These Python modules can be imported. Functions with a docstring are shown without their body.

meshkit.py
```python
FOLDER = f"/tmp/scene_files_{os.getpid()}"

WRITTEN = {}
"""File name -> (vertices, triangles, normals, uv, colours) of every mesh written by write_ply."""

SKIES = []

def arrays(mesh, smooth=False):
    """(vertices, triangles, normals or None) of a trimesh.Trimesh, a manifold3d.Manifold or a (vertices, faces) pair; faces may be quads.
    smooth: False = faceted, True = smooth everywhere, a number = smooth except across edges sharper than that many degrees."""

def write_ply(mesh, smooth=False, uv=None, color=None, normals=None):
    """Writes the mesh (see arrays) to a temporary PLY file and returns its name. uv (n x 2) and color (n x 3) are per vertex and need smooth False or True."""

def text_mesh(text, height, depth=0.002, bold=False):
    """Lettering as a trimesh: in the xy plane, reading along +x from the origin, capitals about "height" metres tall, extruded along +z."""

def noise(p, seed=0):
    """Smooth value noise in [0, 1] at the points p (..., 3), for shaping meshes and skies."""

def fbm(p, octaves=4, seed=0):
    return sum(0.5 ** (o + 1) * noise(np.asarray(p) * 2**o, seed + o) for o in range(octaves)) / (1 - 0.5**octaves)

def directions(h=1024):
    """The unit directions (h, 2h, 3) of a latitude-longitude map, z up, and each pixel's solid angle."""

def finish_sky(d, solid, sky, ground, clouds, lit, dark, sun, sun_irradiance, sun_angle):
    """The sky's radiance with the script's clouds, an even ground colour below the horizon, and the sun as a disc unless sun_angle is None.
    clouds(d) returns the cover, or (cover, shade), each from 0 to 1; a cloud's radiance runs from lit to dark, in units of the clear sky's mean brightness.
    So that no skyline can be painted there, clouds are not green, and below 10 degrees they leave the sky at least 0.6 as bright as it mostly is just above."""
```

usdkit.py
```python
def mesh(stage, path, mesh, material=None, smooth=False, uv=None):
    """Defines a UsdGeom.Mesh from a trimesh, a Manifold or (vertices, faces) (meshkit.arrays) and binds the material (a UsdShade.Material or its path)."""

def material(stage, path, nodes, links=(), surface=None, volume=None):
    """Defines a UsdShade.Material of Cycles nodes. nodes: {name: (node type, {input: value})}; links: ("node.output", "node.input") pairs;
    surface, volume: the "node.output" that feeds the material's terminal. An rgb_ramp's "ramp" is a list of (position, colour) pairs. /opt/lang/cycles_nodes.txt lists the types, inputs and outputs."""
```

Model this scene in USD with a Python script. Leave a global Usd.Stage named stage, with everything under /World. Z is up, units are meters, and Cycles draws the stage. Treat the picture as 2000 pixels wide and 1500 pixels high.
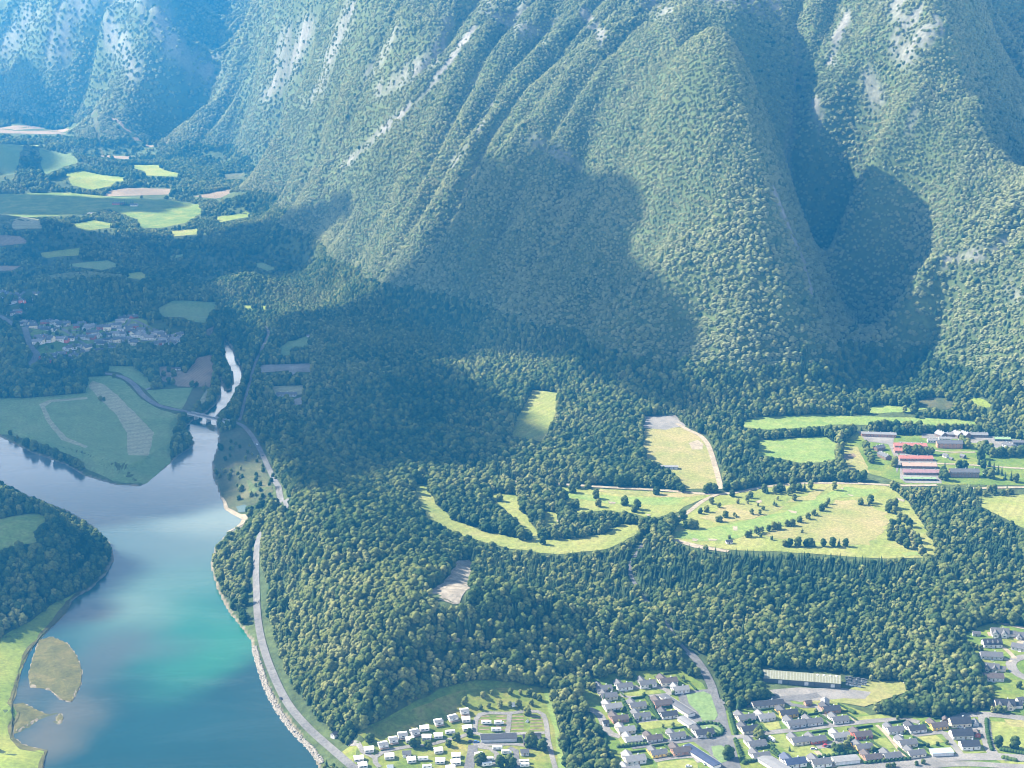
import math, random, os
import numpy as np, trimesh, usdkit, meshkit
from pxr import Usd, UsdGeom, UsdLux, UsdShade, Gf, Sdf, Vt
from scipy.interpolate import RBFInterpolator, RegularGridInterpolator
from scipy.ndimage import gaussian_filter, map_coordinates
from scipy.spatial import cKDTree
import shapely, shapely.geometry as sg
from shapely.ops import unary_union

RNG = np.random.default_rng(11)
random.seed(11)
stage = Usd.Stage.CreateInMemory()
UsdGeom.SetStageUpAxis(stage, "Z")
UsdGeom.Xform.Define(stage, "/World")
UsdGeom.Scope.Define(stage, "/World/Looks")
UsdGeom.Scope.Define(stage, "/World/kinds").GetPrim().SetSpecifier(Sdf.SpecifierClass)   # what the copies refer to

# ------------------------------------------------------------------ camera, sky, sun, exposure
CAM_Z, PITCH, FOCAL = 530.0, math.radians(14.7), 2989.0          # FOCAL in pixels of a 2000 px wide picture
EXPOSURE = 1.92
SUN_EL, SUN_AZ = math.radians(38.0), math.atan2(-0.935, 0.355)     # azimuth = atan2(x, y) of the direction towards the sun
SUN_I, SKY_S = 1.25, 0.05
HAZE_D = 0.45e-4
cam = UsdGeom.Camera.Define(stage, "/World/camera")
cam.AddTranslateOp().Set(Gf.Vec3d(0, 0, CAM_Z))
cam.AddRotateXOp().Set(90.0 - math.degrees(PITCH))
cam.CreateHorizontalApertureAttr(36.0)
cam.CreateVerticalApertureAttr(27.0)
cam.CreateFocalLengthAttr(36.0 * FOCAL / 2000.0)
cam.CreateFStopAttr(0.0)
cam.CreateClippingRangeAttr(Gf.Vec2f(1.0, 60000.0))
cam.CreateExposureAttr(EXPOSURE)
sun_dir = np.array([math.cos(SUN_EL) * math.sin(SUN_AZ), math.cos(SUN_EL) * math.cos(SUN_AZ), math.sin(SUN_EL)])
sky_mat = usdkit.material(stage, "/World/Looks/sky_air", {
    "tc": ("texture_coordinate", {}),
    "sky": ("sky_texture", {"sky_type": "single_scattering", "sun_disc": False, "sun_elevation": SUN_EL, "sun_rotation": SUN_AZ, "altitude": 500.0, "air_density": 1.0, "aerosol_density": 1.0, "ozone_density": 1.0}),
    "map": ("mapping", {"scale": (1.0, 1.0, 2.6)}),
    "n": ("noise_texture", {"scale": 2.3, "detail": 6.0, "roughness": 0.55}),
    "r": ("map_range", {"from_min": 0.52, "from_max": 0.66, "to_min": 0.0, "to_max": 0.7, "clamp": True}),
    "sx": ("separate_xyz", {}), "low": ("map_range", {"from_min": 0.14, "from_max": 0.38, "to_min": 0.95, "to_max": 0.0, "clamp": True}), "add": ("math", {"math_type": "add", "use_clamp": True}),
    "mix": ("mix_color", {"b": (18.5, 19.2, 20.4)}),
    "bg": ("background_shader", {"strength": SKY_S}),
}, [("tc.generated", "map.vector"), ("map.vector", "n.vector"), ("n.fac", "r.value"), ("tc.generated", "sx.vector"), ("sx.z", "low.value"), ("low.result", "add.value1"), ("r.result", "add.value2"), ("add.value", "mix.fac"), ("sky.color", "mix.a"), ("mix.result", "bg.color")], surface="bg.background")
dome = UsdLux.DomeLight.Define(stage, "/World/sky")
dome.CreateIntensityAttr(1.0)
UsdShade.MaterialBindingAPI.Apply(dome.GetPrim()).Bind(sky_mat)
sun = UsdLux.DistantLight.Define(stage, "/World/sun")
sun.CreateIntensityAttr(SUN_I)
sun.CreateAngleAttr(0.5)
sun.CreateNormalizeAttr(True)
sun.CreateColorAttr(Gf.Vec3f(1.0, 0.93, 0.82))
sun.AddRotateZOp().Set(-math.degrees(SUN_AZ) + 180.0)             # after tilting, -z points away from the sun
sun.AddRotateXOp().Set(90.0 - math.degrees(SUN_EL))

# ------------------------------------------------------------------ helpers
_used = {}
def path_of(name, parent=None):
    base = (str(parent) if parent else "/World") + "/" + name
    k = _used.get(base, 0); _used[base] = k + 1
    return base if k == 0 else "%s_%03d" % (base, k)
def put(prim, label=None, category=None, group=None, kind=None):
    for k, v in (("label", label), ("category", category), ("group", group), ("kind", kind)):
        if v: prim.SetCustomDataByKey(k, v)
    return prim
def obj(name, mesh, mat, parent=None, smooth=False, **kw):
    p = path_of(name, parent)
    m = usdkit.mesh(stage, p, mesh, "/World/Looks/" + mat, smooth=smooth)
    put(m.GetPrim(), **kw)
    return p
def xform(name, loc=(0, 0, 0), rz=0.0, s=1.0, **kw):
    x = UsdGeom.Xform.Define(stage, path_of(name))
    x.AddTranslateOp().Set(Gf.Vec3d(*map(float, loc)))
    x.AddRotateZOp().Set(float(math.degrees(rz)))
    if s is not None: x.AddScaleOp().Set(Gf.Vec3f(*(np.ones(3) * s).tolist()))
    put(x.GetPrim(), **kw)
    return x.GetPath()
def copy_of(proto, name, loc, rz, s=1.0, **kw):
    p = xform(name, loc, rz, s, **kw)
    pr = stage.GetPrimAtPath(p)
    pr.GetReferences().AddInternalReference(proto)
    pr.SetInstanceable(True)
    return p

def look(px, py):
    u, v = (np.asarray(px, float) - 1000) / FOCAL, (np.asarray(py, float) - 750) / FOCAL
    return u, math.cos(PITCH) - v * math.sin(PITCH), -math.sin(PITCH) - v * math.cos(PITCH)
def at_z(px, py, z=5.0):                                            # where a sight line meets the height z
    dx, dy, dz = look(px, py); t = (z - CAM_Z) / dz
    return np.stack([dx * t, dy * t], -1)
def at_y(px, py, Y):                                                # the point of a sight line at the distance Y
    dx, dy, dz = look(px, py); t = Y / dy
    return np.stack([dx * t, dy * t, CAM_Z + dz * t], -1)
def to_px(p):
    p = np.asarray(p, float); y, z = p[..., 1], p[..., 2] - CAM_Z
    d = y * math.cos(PITCH) - z * math.sin(PITCH); h = y * math.sin(PITCH) + z * math.cos(PITCH)
    return np.stack([1000 + FOCAL * p[..., 0] / d, 750 - FOCAL * h / d], -1)
def ground_poly(pts, z=5.0):
    q = at_z([a for a, b in pts], [b for a, b in pts], z)
    return sg.Polygon(q).buffer(0)
def inside(poly, pts):
    return shapely.contains_xy(poly, pts[:, 0], pts[:, 1])
def fbm2(x, y, s, octaves=4, seed=0):
    return meshkit.fbm(np.stack([np.asarray(x) / s, np.asarray(y) / s, np.zeros_like(np.asarray(x, float))], -1), octaves, seed)

# ------------------------------------------------------------------ terrain
# sight lines (px, py) and how far away the slope is there
SLOPE = [
 # crest of the near buttress
 (1650,775,1924),(1600,620,1990),(1560,520,2040),(1520,400,2100),(1480,260,2175),(1450,160,2235),(1432,85,2290),(1385,52,2345),
 # saddle and wall behind it
 (1440,30,2540),(1380,10,2600),(1300,40,2580),
 # its left flank, folds and gullies
 (1330,100,2380),(1300,200,2310),(1200,200,2480),(1250,290,2350),(1380,300,2165),(1400,450,2075),(1300,400,2170),(1200,400,2290),(1250,520,2165),(1420,620,1960),(1300,600,2010),(1330,680,2000),
 (1200,600,2080),(1100,600,2170),(1250,770,1925),(1400,800,1860),(1520,790,1880),(1100,700,2120),(1000,600,2240),(1000,690,2150),
 (1100,400,2350),(1000,400,2430),(1100,200,2520),(1000,200,2610),(1100,60,2760),(1000,0,2940),(1200,0,2820),(1100,0,2880),(1300,0,2760),
 (900,640,2320),(900,500,2430),(900,300,2600),(900,120,2780),(900,0,3000),
 (800,620,2400),(800,550,2460),(800,400,2600),(800,200,2810),(800,0,3020),
 (660,575,2600),(720,480,2680),(700,400,2830),(700,200,3080),(700,0,3330),
 (640,430,3000),(620,330,3300),(600,250,3500),(600,130,3800),(600,0,4080),
 (560,370,3980),(540,300,4080),(520,200,4330),(560,80,4350),(545,0,4650),(500,330,4350),(460,290,4700),
 # far spur and the shaded gully behind it
 (425,150,5000),(350,80,5080),(300,0,5180),(480,120,5350),(520,60,5300),(440,40,5650),(400,0,5800),(470,200,4880),(450,240,4740),(520,250,4400),(350,245,4900),(400,215,4880),
 (250,150,5350),(200,0,5650),(200,100,5600),(100,0,6000),(100,150,5850),(0,0,6350),(0,150,6100),(200,235,5720),(-200,0,6700),(-200,150,6450),
 # gully right of the buttress
 (1800,750,2000),(1740,660,2130),(1650,500,2350),(1585,380,2420),(1530,250,2470),(1485,130,2515),
 # lit wall right of it
 (1600,200,2440),(1690,400,2250),(1700,300,2290),(1750,200,2330),(1800,500,2080),(1650,0,2640),(1750,0,2540),(1550,60,2590),(1750,480,2140),(1850,400,2140),(1850,200,2310),(1790,525,2080),(1560,130,2540),
 # third crest, gully behind it
 (1850,0,2440),(1870,150,2330),(1960,290,2210),(1985,350,2180),(1950,450,2230),(1960,130,2760),(1950,0,2900),(2030,300,2600),(2060,400,2400),(2150,100,2820),(2150,0,2950),
 # near slope at the right edge
 (1840,640,1985),(1805,555,2040),(1900,512,2030),(2000,420,2050),(2000,600,1925),(2000,700,1860),(2000,790,1835),(1900,775,1890),(1900,650,1955),(2150,400,1950),(2150,600,1830),(2150,750,1770),(2150,200,2150),
 (2350,300,1900),(2350,500,1760),(2350,700,1680),
]
FOOT = [(1650,800),(1550,815),(1400,835),(1250,805),(1120,745),(1000,715),(880,670),(760,640),(640,600),(600,520),(570,420),(530,350),(460,320),(400,290),(330,272),(200,250),(0,242),(-200,236),
        (1750,775),(1830,780),(1900,815),(2000,835),(2150,845),(2350,850)]
def build_slopes():
    P = [at_y(a, b, Y) for a, b, Y in SLOPE]
    P += [np.array(p, float) for p in [(565,2030,8),(535,2130,45),(500,2220,50),(468,2300,95),(440,2375,150),(415,2440,260)]]
    C0 = np.array([at_y(a, b, Y) for a, b, Y in SLOPE[:8]]); tt = np.linspace(0, 6.6, 34)
    cr = np.column_stack([np.interp(tt, np.arange(8), C0[:, k]) for k in range(3)])
    for p in cr:
        if p[2] > 45: P.append(p.copy()); P.append(p + [12, 2, -22]); P.append(p + [30, 5, -min(60, p[2] - 14)]); P.append(p + [60, 10, -min(112, p[2] - 10)])
    C3 = np.array([at_y(*s) for s in ((1852,-60,2520),(1850,0,2440),(1870,150,2330),(1960,290,2210),(1985,350,2180))]); tt = np.linspace(0, 4, 22)
    for p in np.column_stack([np.interp(tt, np.arange(5), C3[:, k]) for k in range(3)]):
        P.append(p.copy()); P.append(p + [16, 4, -18]); P.append(p + [40, 8, -58]); P.append(p + [80, 16, -112])
    tops = [s for s in SLOPE if s[1] <= 12]
    for a, b, Y in tops:
        p = at_y(a, b, Y); P.append(p + [p[0] / Y * 260, 260, 130]); P.append(p + [p[0] / Y * 620, 620, 250]); P.append(p + [p[0] / Y * 1300, 1300, 330])
    for a, b in FOOT:
        q = at_z(a, b, 6.0); P.append([q[0], q[1], 6.0])
        for k in (0.93, 0.84, 0.7):
            P.append([q[0] * k, q[1] * k, 4.0])
    for x in np.linspace(-2500, -1500, 4):
        for y in np.linspace(1500, 5500, 5): P.append([x, y, 4.0])
    P = np.array(P, float)
    _, keep = np.unique(np.round(P[:, :2] / 12), axis=0, return_index=True)
    return P[keep]
CTRL = build_slopes()
GX0, GX1, GY0, GY1, GS = -3400.0, 3000.0, 500.0, 9000.0, 10.0
gx, gy = np.arange(GX0, GX1 + 1, GS), np.arange(GY0, GY1 + 1, GS)
def coarse():
    cx, cy = np.arange(GX0, GX1 + 1, 20.0), np.arange(GY0, GY1 + 1, 20.0)
    f = RBFInterpolator(CTRL[:, :2] / 1000.0, CTRL[:, 2], neighbors=60, kernel="linear", smoothing=1e-4)
    Q = np.stack(np.meshgrid(cx, cy, indexing="ij"), -1).reshape(-1, 2) / 1000.0
    z = f(Q).reshape(len(cx), len(cy))
    I, J = np.meshgrid((gx - GX0) / 20.0, (gy - GY0) / 20.0, indexing="ij")
    return map_coordinates(z, [I, J], order=3, mode="nearest")
XX, YY = np.meshgrid(gx, gy, indexing="ij")
def relief():
    z = gaussian_filter(coarse(), 1.3)
    zv = np.where(z > 0, z, 0)
    z = np.clip(zv - 5.0, 0, None)
    up = np.clip(z / 160.0, 0, 1)
    n1 = fbm2(XX, YY, 420, 3, 3) - 0.5; n2 = fbm2(XX, YY, 130, 4, 5) - 0.5; n3 = fbm2(XX, YY, 45, 3, 9) - 0.5
    z = z + up * (22 * n1 + 16 * (0.38 - np.abs(n2) * 2.2) + 22 * n3)
    z = np.clip(z, 0, None)
    # water runs down the slopes and cuts them
    rng = np.random.default_rng(5)
    for rnd, (cut, blur) in enumerate(((3.5, 1.5), (5.5, 1.0), (5.0, 0.7))):
        gxz, gyz = np.gradient(gaussian_filter(z, 1.0), GS)
        n = 70000
        i, j = rng.uniform(2, z.shape[0] - 3, n), rng.uniform(100, z.shape[1] - 250, n)
        hit = np.zeros_like(z)
        vi = np.zeros(n); vj = np.zeros(n)
        for step in range(120):
            a = i.astype(int); b = j.astype(int)
            di, dj = -gxz[a, b], -gyz[a, b]
            vi = 0.45 * vi + di; vj = 0.45 * vj + dj
            l = np.hypot(vi, vj); ok = np.hypot(di, dj) > 0.12
            if not ok.any(): break
            i = np.where(ok, np.clip(i + vi / np.maximum(l, 1e-6), 1, z.shape[0] - 2), i)
            j = np.where(ok, np.clip(j + vj / np.maximum(l, 1e-6), 1, z.shape[1] - 2), j)
            np.add.at(hit, (a[ok], b[ok]), 1.0)
        g = gaussian_filter(np.log1p(hit), blur)
        z = np.clip(z - up * cut * (g - gaussian_filter(g, 9)), 0, None)
    z = np.where(z > 640, 640 + (z - 640) * 0.3, z)
    return z, gaussian_filter(np.log1p(hit), 0.6) - gaussian_filter(np.log1p(hit), 6)
ZM, FLOW = relief()
SX, SY = gaussian_filter(np.gradient(ZM, GS)[0], 2), gaussian_filter(np.gradient(ZM, GS)[1], 2)

def px_hill(px, py, h, rx, ry, rot=0.0, z=8.0):
    c = at_z(px, py, z); return (c[0], c[1], h, rx, ry, math.radians(rot))
HILLS = [
 px_hill(640,1050,40,85,150,15), px_hill(700,1150,46,95,130,25), px_hill(800,1230,40,110,110,30), px_hill(900,1270,28,130,70,15), px_hill(1080,1265,16,170,60,5),
 px_hill(640,1330,34,60,80,25), px_hill(700,1372,38,55,42,30), px_hill(780,1335,38,60,38,25), px_hill(870,1306,36,60,36,20), px_hill(960,1285,32,60,34,10), px_hill(1050,1275,26,60,34,0), px_hill(1150,1268,20,70,34,-5),
 px_hill(60,1070,24,140,110,0), px_hill(-80,1000,30,200,140,0),
 px_hill(180,585,44,170,70,0), px_hill(60,590,20,150,80,0), px_hill(480,570,30,70,60,0), px_hill(20,690,40,110,90,0), px_hill(0,330,75,260,120,0), px_hill(60,362,34,220,70,0), px_hill(-60,470,60,240,160,0),
 px_hill(330,640,18,120,60,0), px_hill(1930,790,18,140,60,0),
]
def hills(x, y):
    z = np.zeros_like(np.asarray(x, float))
    for cx, cy, h, rx, ry, r in HILLS:
        a, b = x - cx, y - cy
        u, v = a * math.cos(r) + b * math.sin(r), -a * math.sin(r) + b * math.cos(r)
        z = np.maximum(z, h * np.exp(-(u / rx) ** 2 - (v / ry) ** 2)) + 0.25 * np.minimum(z, h * np.exp(-(u / rx) ** 2 - (v / ry) ** 2))
    return z
WATER_PX = [(-260,820),(-100,838),(0,852),(60,882),(130,907),(170,930),(225,946),(275,949),(290,935),(320,915),(345,892),(368,878),(380,866),(368,850),(361,836),(374,822),(385,813),(403,806),(420,790),(430,775),
 (432,762),(427,748),(430,736),(435,752),(441,764),(450,760),(456,748),(455,734),(450,718),(440,704),(438,680),(440,664),(446,668),(456,684),(460,698),(469,712),(473,730),(471,748),(463,757),(455,774),(444,792),(430,803),(421,815),
 (423,826),(428,850),(427,870),(420,890),(416,907),(417,930),(426,952),(434,975),(441,992),(468,1006),(484,1014),(470,1030),(445,1042),(422,1067),(413,1100),(417,1122),(426,1152),(446,1192),(474,1226),(492,1252),(502,1290),(512,1322),(532,1362),(560,1402),(590,1442),(612,1472),(624,1500),(650,1580),
 (60,1580),(85,1500),(90,1467),(45,1456),(25,1440),(24,1420),(38,1392),(24,1372),(33,1340),(38,1310),(54,1276),(80,1245),(100,1226),(130,1196),(140,1172),(176,1150),(206,1122),(222,1092),(215,1062),(180,1027),(130,997),(60,972),(0,942),(-100,925),(-260,900)]
water = ground_poly(WATER_PX, 0.0)
ISLANDS_PX = [[(76,1250),(100,1243),(130,1255),(150,1280),(160,1310),(158,1335),(149,1355),(140,1370),(121,1366),(97,1346),(60,1340),(55,1320),(62,1290)],
 [(24,1376),(45,1372),(70,1385),(95,1396),(78,1402),(52,1420),(28,1432)], [(402,832),(410,827),(420,832),(418,842),(409,838)],[(108,1400),(118,1392),(124,1400),(120,1410),(112,1412)]]
islands = [ground_poly(p, 0.5) for p in ISLANDS_PX]
open_water = water.difference(unary_union(islands))
def shore_points():
    pts = []
    for g in getattr(open_water, "geoms", [open_water]):
        for ring in [g.exterior, *g.interiors]:
            n = int(ring.length / 3.0); pts.append(np.array([ring.interpolate(k * 3.0).coords[0] for k in range(n)]))
    return np.vstack(pts)
SHORE = cKDTree(shore_points())
def land(x, y):
    """Height of the ground without the mountains' fine grain."""
    x, y = np.asarray(x, float), np.asarray(y, float)
    I, J = (x - GX0) / GS, (y - GY0) / GS
    z = map_coordinates(ZM, [np.clip(I, 0, ZM.shape[0] - 1), np.clip(J, 0, ZM.shape[1] - 1)], order=1, mode="nearest")
    z = z + hills(x, y) + 4.5 + 1.2 * (fbm2(x, y, 300, 2, 21) - 0.5)
    near = (y < 3300)
    d = np.full(x.shape, 9999.0)
    if near.any():
        dd, _ = SHORE.query(np.stack([x[near], y[near]], -1), distance_upper_bound=90.0)
        s = np.where(shapely.contains_xy(open_water, x[near], y[near]), -1.0, 1.0)
        d[near] = np.where(np.isfinite(dd), dd, 900.0) * s
    isl = np.zeros(x.shape, bool)
    for p in islands: isl |= shapely.contains_xy(p, x, y)
    zin = np.clip(d * 0.09, -5, -0.05)
    zout = np.minimum(z, 0.25 + np.clip(d, 0, None) * np.where(isl, 0.05, 0.22) + np.clip(d - 24, 0, None) * 0.75)
    return np.where(d < 0, zin, zout)
def build_ground():
    """One sheet, finer where it is near."""
    ys = [760.0]
    while ys[-1] < 8600: ys.append(ys[-1] + max(4.0, 0.0031 * ys[-1] if ys[-1] < 3200 else 0.0045 * ys[-1]))
    ys = np.array(ys); ts = np.linspace(-0.47, 0.47, 620)
    Y, T = np.meshgrid(ys, ts, indexing="ij")
    X = Y * T
    z = land(X, Y)
    h = np.clip((z - 25) / 60, 0, 1)
    z = z + h * 3.0 * (fbm2(X, Y, 16, 3, 31) - 0.5) + 0.4 * (fbm2(X, Y, 14, 2, 33) - 0.5) * (z > 0.3)
    ny, nt = Y.shape
    k = np.arange(ny * nt).reshape(ny, nt)
    q = np.stack([k[:-1, :-1], k[:-1, 1:], k[1:, 1:], k[1:, :-1]], -1).reshape(-1, 4)
    return np.stack([X, Y, z], -1), q
GV, GQ = build_ground()
def ground_z(x, y): return land(x, y)
_first = {}
GPIX = to_px(GV)
def on_ground(px, py, z0=5.0, n=14):
    """Where a sight line meets the ground (for points that lie in the open)."""
    px, py = np.atleast_1d(np.asarray(px, float)), np.atleast_1d(np.asarray(py, float))
    z = np.full(px.shape, z0)
    for _ in range(n):
        q = at_z(px, py, z); z = 0.5 * z + 0.5 * np.clip(land(q[:, 0], q[:, 1]), 0, 400)
    q = at_z(px, py, z)
    return np.column_stack([q, land(q[:, 0], q[:, 1])])
# ------------------------------------------------------------------ materials
def mat(name, nodes, links=(), surface="p.BSDF", volume=None):
    return usdkit.material(stage, "/World/Looks/" + name, nodes, links, surface=surface, volume=volume)
def plain(name, c, rough=0.7, spec=0.3, vary=0.12, scale=0.35):
    """A colour with a little uneven wear."""
    lo, hi = tuple(x * (1 - vary) for x in c), tuple(min(1, x * (1 + vary)) for x in c)
    mat(name, {"g": ("geometry", {}), "n": ("noise_texture", {"scale": scale, "detail": 4.0}), "r": ("rgb_ramp", {"ramp": [(0.3, lo), (0.7, hi)]}),
               "p": ("principled_bsdf", {"roughness": rough, "specular_ior_level": spec})},
        [("g.position", "n.vector"), ("n.fac", "r.fac"), ("r.color", "p.base_color")])
def grass(name, a, b, c, big=0.012, fine=0.35, rough=0.95, stripe=None):
    """Uneven turf: broad patches of a, b and c with a finer grain; stripe = (angle, scale) adds mowing or furrow lines."""
    nodes = {"g": ("geometry", {}), "n1": ("noise_texture", {"scale": big, "detail": 5.0, "roughness": 0.6, "distortion": 0.6}), "n2": ("noise_texture", {"scale": fine, "detail": 3.0}),
             "r": ("rgb_ramp", {"ramp": [(0.32, a), (0.5, b), (0.68, c)]}), "k": ("map_range", {"from_min": 0.3, "from_max": 0.7, "to_min": 0.78, "to_max": 1.22}),
             "m": ("mix_color", {"blend_type": "multiply", "fac": 1.0}), "p": ("principled_bsdf", {"roughness": rough, "specular_ior_level": 0.15})}
    links = [("g.position", "n1.vector"), ("g.position", "n2.vector"), ("n1.fac", "r.fac"), ("n2.fac", "k.value"), ("r.color", "m.a"), ("k.result", "m.b")]
    if stripe:
        nodes |= {"mp": ("mapping", {"rotation": (0, 0, stripe[0])}), "w": ("wave_texture", {"scale": stripe[1], "distortion": 1.5, "detail_scale": 0.05, "detail": 1.0}), "k2": ("map_range", {"to_min": 1 - stripe[2], "to_max": 1 + stripe[2]}), "m2": ("mix_color", {"blend_type": "multiply", "fac": 1.0})}
        links += [("g.position", "mp.vector"), ("mp.vector", "w.vector"), ("w.fac", "k2.value"), ("m.result", "m2.a"), ("k2.result", "m2.b"), ("m2.result", "p.base_color")]
    else:
        links += [("m.result", "p.base_color")]
    mat(name, nodes, links)
def leaf(name, dark, mid, light, trans=0.35):
    """Foliage: every tree its own tone, every clump a little different, some light let through."""
    mat(name, {"o": ("object_info", {}), "g": ("geometry", {}), "n": ("noise_texture", {"scale": 0.55, "detail": 2.0}), "n3": ("noise_texture", {"scale": 0.006, "detail": 3.0}),
               "a": ("math", {"math_type": "multiply_add", "value2": 0.8}), "a3": ("math", {"math_type": "multiply_add", "value2": 1.8, "value3": -0.95}), "b": ("math", {"math_type": "multiply_add", "value2": 0.5}), "s": ("math", {"math_type": "subtract", "value2": 0.03}),
               "r": ("rgb_ramp", {"ramp": [(0.05, dark), (0.5, mid), (0.95, light)]}),
               "d": ("diffuse_bsdf", {}), "t": ("translucent_bsdf", {}), "m": ("mix_closure", {"fac": trans})},
        [("g.position", "n3.vector"), ("n3.fac", "a3.value1"), ("o.random", "a.value1"), ("a3.value", "a.value3"), ("g.position", "n.vector"), ("n.fac", "b.value1"), ("a.value", "b.value3"), ("b.value", "s.value1"), ("s.value", "r.fac"),
         ("r.color", "d.color"), ("r.color", "t.color"), ("d.BSDF", "m.closure1"), ("t.BSDF", "m.closure2")], surface="m.closure")
leaf("broad_leaves", (0.022, 0.042, 0.016), (0.048, 0.072, 0.023), (0.100, 0.116, 0.036), 0.12)
leaf("birch_leaves", (0.070, 0.098, 0.033), (0.110, 0.132, 0.046), (0.160, 0.168, 0.064), 0.10)
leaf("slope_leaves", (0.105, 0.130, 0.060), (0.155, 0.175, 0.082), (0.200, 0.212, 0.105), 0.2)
leaf("needles", (0.024, 0.048, 0.024), (0.038, 0.066, 0.030), (0.058, 0.088, 0.038), 0.1)
plain("bark", (0.12, 0.09, 0.07), 0.9, 0.1)
# ------------------------------------------------------------------ what grows or lies bare on the ground
def band_px(P, line, w):
    """Closeness (1 .. 0) of the picture points P to a polyline."""
    d = np.full(P.shape[:-1], 1e9)
    L = np.array(line, float)
    for a, b in zip(L[:-1], L[1:]):
        t = np.clip(((P - a) @ (b - a)) / max((b - a) @ (b - a), 1e-9), 0, 1)
        d = np.minimum(d, np.hypot(P[..., 0] - a[0] - t * (b - a)[0], P[..., 1] - a[1] - t * (b - a)[1]))
    return np.clip(1.25 - d / w, 0, 1)
ROCKS = [([(285,-40),(325,70),(400,140)],30,.6),([(215,50),(265,150)],22,.6),([(60,30),(10,100)],22,.5),([(150,-20),(110,110)],28,.5),([(180,-20),(260,-20)],36,.6),
 ([(605,50),(560,140),(520,185)],16,.8),([(690,20),(640,120)],16,.65),([(560,60),(540,140)],14,.5),([(640,150),(600,200)],12,.5),
 ([(925,55),(880,120),(820,190),(740,262),(668,328)],6,.8),([(965,190),(935,255),(880,325)],7,.6),([(875,40),(845,115),(745,180)],16,.6),([(785,50),(720,150)],12,.45),
 ([(960,20),(1060,60)],32,.55),([(1145,30),(1175,80)],14,.65),([(1040,270),(1090,300)],16,.5),([(1250,-10),(1300,20)],26,.6),([(1400,-10),(1520,20)],24,.6),
 ([(1755,10),(1800,60),(1770,110)],30,.62),([(1825,20),(1840,60)],10,.7),([(1655,30),(1625,120)],12,.75),([(1590,205),(1602,232)],12,.7),([(1690,150),(1710,200)],16,.5),([(1900,492),(1845,512)],13,.65),([(1800,180),(1770,260)],14,.35),
 ([(1512,365),(1528,410),(1550,455),(1572,515),(1585,575)],6,1.0),([(1090,300),(1130,320)],16,.5),([(1960,470),(1900,505)],12,.6),([(1965,560),(1990,585)],14,.4)]
rock = np.zeros(GPIX.shape[:2])
NZ = fbm2(GV[..., 0], GV[..., 1], 70, 4, 41); NZ2 = fbm2(GV[..., 0], GV[..., 1], 22, 3, 43)
high = GV[..., 2] > 22
for line, w, s in ROCKS:
    k = band_px(GPIX + 26 * (np.stack([NZ, NZ2], -1) - 0.5) * w / 18, line, w)
    rock = np.maximum(rock, np.where(high & (k > 0), s * np.clip(k * 0.95 + 1.6 * (NZ2 - 0.5), 0, 1), 0))
Sl = np.hypot(*[map_coordinates(g, [np.clip((GV[..., 0] - GX0) / GS, 0, ZM.shape[0] - 1), np.clip((GV[..., 1] - GY0) / GS, 0, ZM.shape[1] - 1)], order=1) for g in (SX, SY)])
flow = map_coordinates(FLOW, [np.clip((GV[..., 0] - GX0) / GS, 0, ZM.shape[0] - 1), np.clip((GV[..., 1] - GY0) / GS, 0, ZM.shape[1] - 1)], order=1)
chute = np.clip((flow - 1.1) * 0.9, 0, 1) * np.clip((NZ - 0.42) * 6, 0, 1) * np.clip((GV[..., 2] - 90) / 100, 0, 1)
rock = np.maximum(rock, 0.3 * chute)
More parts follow.
